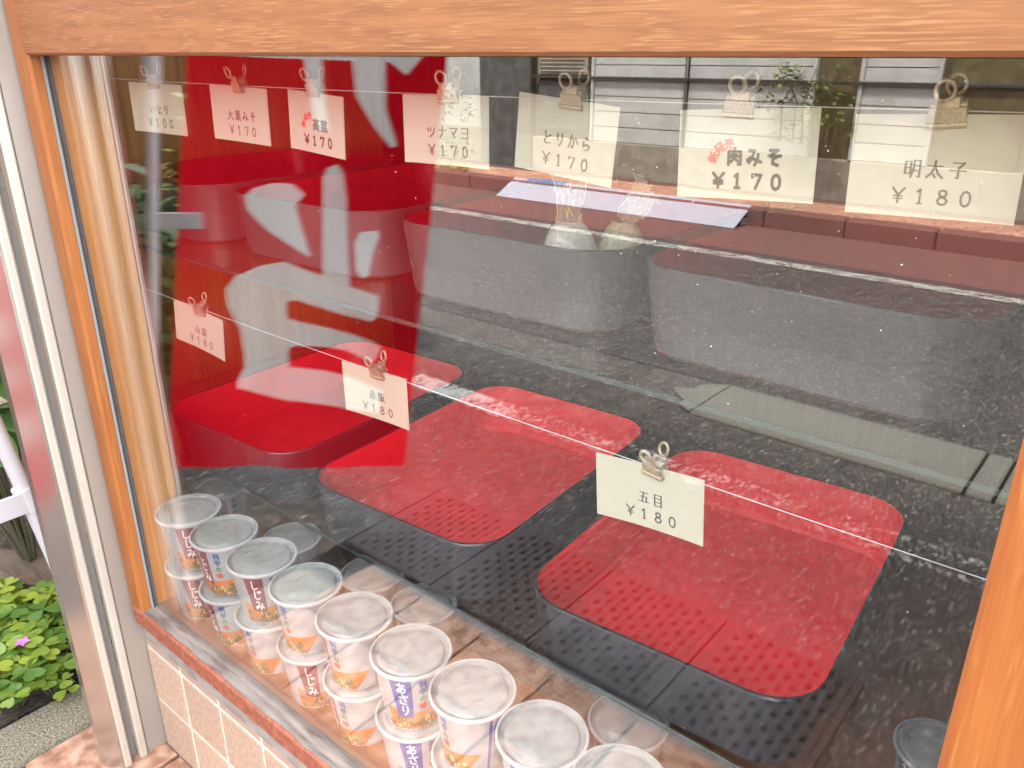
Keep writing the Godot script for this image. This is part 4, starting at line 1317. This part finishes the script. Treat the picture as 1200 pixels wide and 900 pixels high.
	put("stalk", fin(sf), stem_m, fl)
	# dry leaves and straw on the soil
	var dry := leaf_mesh(0.03, 0.06, 0.5, 4)
	var dm := [mat(lin(0.24, 0.15, 0.08), 0.9), mat(lin(0.33, 0.22, 0.13), 0.9), mat(lin(0.15, 0.09, 0.06), 0.9)]
	var where := ["beside the plank", "under the pole", "at the shutter rail", "between the stalks", "at the plank end", "below the big leaves", "near the kerb"]
	for k in 7:
		var q := put("dry_leaf", dry, dm[k % 3], null, Vector3(rng.randf_range(-2.05, -1.70), 0.045 + 0.01 * (k % 3), rng.randf_range(-0.08, 0.10)), Vector3(rng.randf_range(-.3, .3), rng.randf() * TAU, rng.randf_range(-.4, .4)))
		tag(q, "curled brown dry leaf on the soil %s" % where[k], "dry leaf", "dry leaves on the soil")
	var gs := mb()
	for k in 90:
		var x := rng.randf_range(-1.75, -1.56)
		var z := rng.randf_range(-0.12, 0.10)
		var a := rng.randf() * TAU
		tube(gs, [Vector3(x, 0.012, z), Vector3(x + cos(a) * 0.03, rng.randf_range(0.02, 0.05), z + sin(a) * 0.03), Vector3(x + cos(a) * 0.06, rng.randf_range(0.01, 0.05), z + sin(a) * 0.06)], 0.0009, 4)
	tag(put("grass", fin(gs), mat(lin(0.26, 0.24, 0.10), 0.9)), "dry thin grass matted on the soil by the kerb", "grass", "", "stuff")
	leafy("shrub", "dense dark shrub standing left of the shop", "shrub", Vector3(-2.75, 0.0, 0.55), Vector3(0.34, 0.42, 0.50), 4200, 0.09, lin(0.03, 0.07, 0.02), lin(0.09, 0.16, 0.04))
	leafy("shrub", "lower yellowish shrub nearer the street beside the dark one", "shrub", Vector3(-2.75, 0.0, 1.35), Vector3(0.35, 0.6, 0.30), 3000, 0.085, lin(0.06, 0.08, 0.02), lin(0.16, 0.18, 0.05))

func build_fence() -> void:
	var f := thing("board_fence", "dark brown board fence closing the planting bed on its far side", "fence", Vector3(-3.3, 0, 0))
	var bs := []
	for k in 3: bs.append(wood(Color(0.42, 0.28, 0.13), Color(0.32, 0.20, 0.09), Color(0.48, 0.34, 0.18), 151, 1, 0.7, 0.4, 0.9))
	for k in 16: put("board", box(Vector3(0.02, 1.55, 0.126), 0.003), bs[k % 3], f, Vector3(rng.randf_range(-.003, .003), 0.775, -0.55 + 0.13 * k))
	for y in [0.3, 1.25]: put("rail", box(Vector3(0.04, 0.06, 2.1), 0.003), bs[0], f, Vector3(-0.032, y, 0.43))

func build_dust() -> void:
	var st := mb()
	for k in 260:
		var near := rng.randf() < 0.35
		var p := Vector2(rng.randf_range(-1.18, -0.06), rng.randf_range(0.36, 1.19))
		if near: p = Vector2(rng.randfn(-0.25, 0.12), rng.randfn(1.14, 0.04))
		if p.x > -0.05 or p.x < -1.19 or p.y > 1.2: continue
		var r := rng.randf_range(0.0002, 0.0006)
		var ring := []
		for q in 6: ring.append(Vector3(p.x + cos(TAU * q / 6) * r * rng.randf_range(0.6, 1.4), p.y + sin(TAU * q / 6) * r * rng.randf_range(0.6, 1.4), -0.0013))
		cap(st, ring, Vector3(0, 0, 1))
	var d := put("dust_specks", fin(st), mat(lin(0.34, 0.34, 0.32), 0.9), get_node("display_case"))
	d.set_meta("kind", "stuff")

func lobe_mesh() -> ArrayMesh:
	# heart-shaped lobe, notch outwards, from its base along +z
	var st := mb()
	st.set_smooth_group(0)
	var pts := [Vector3(0, 0, 0), Vector3(0.008, 0.001, 0.008), Vector3(0.015, 0.002, 0.018), Vector3(0.0155, 0.001, 0.027), Vector3(0.010, 0.0, 0.032), Vector3(0.004, -0.001, 0.031), Vector3(0, -0.002, 0.026)]
	var mid := Vector3(0, -0.001, 0.014)
	for s in [1.0, -1.0]:
		for k in pts.size() - 1:
			var a: Vector3 = pts[k] * Vector3(s, 1, 1)
			var b: Vector3 = pts[k + 1] * Vector3(s, 1, 1)
			tri(st, mid, a, b, Vector3.UP)
	return fin(st)
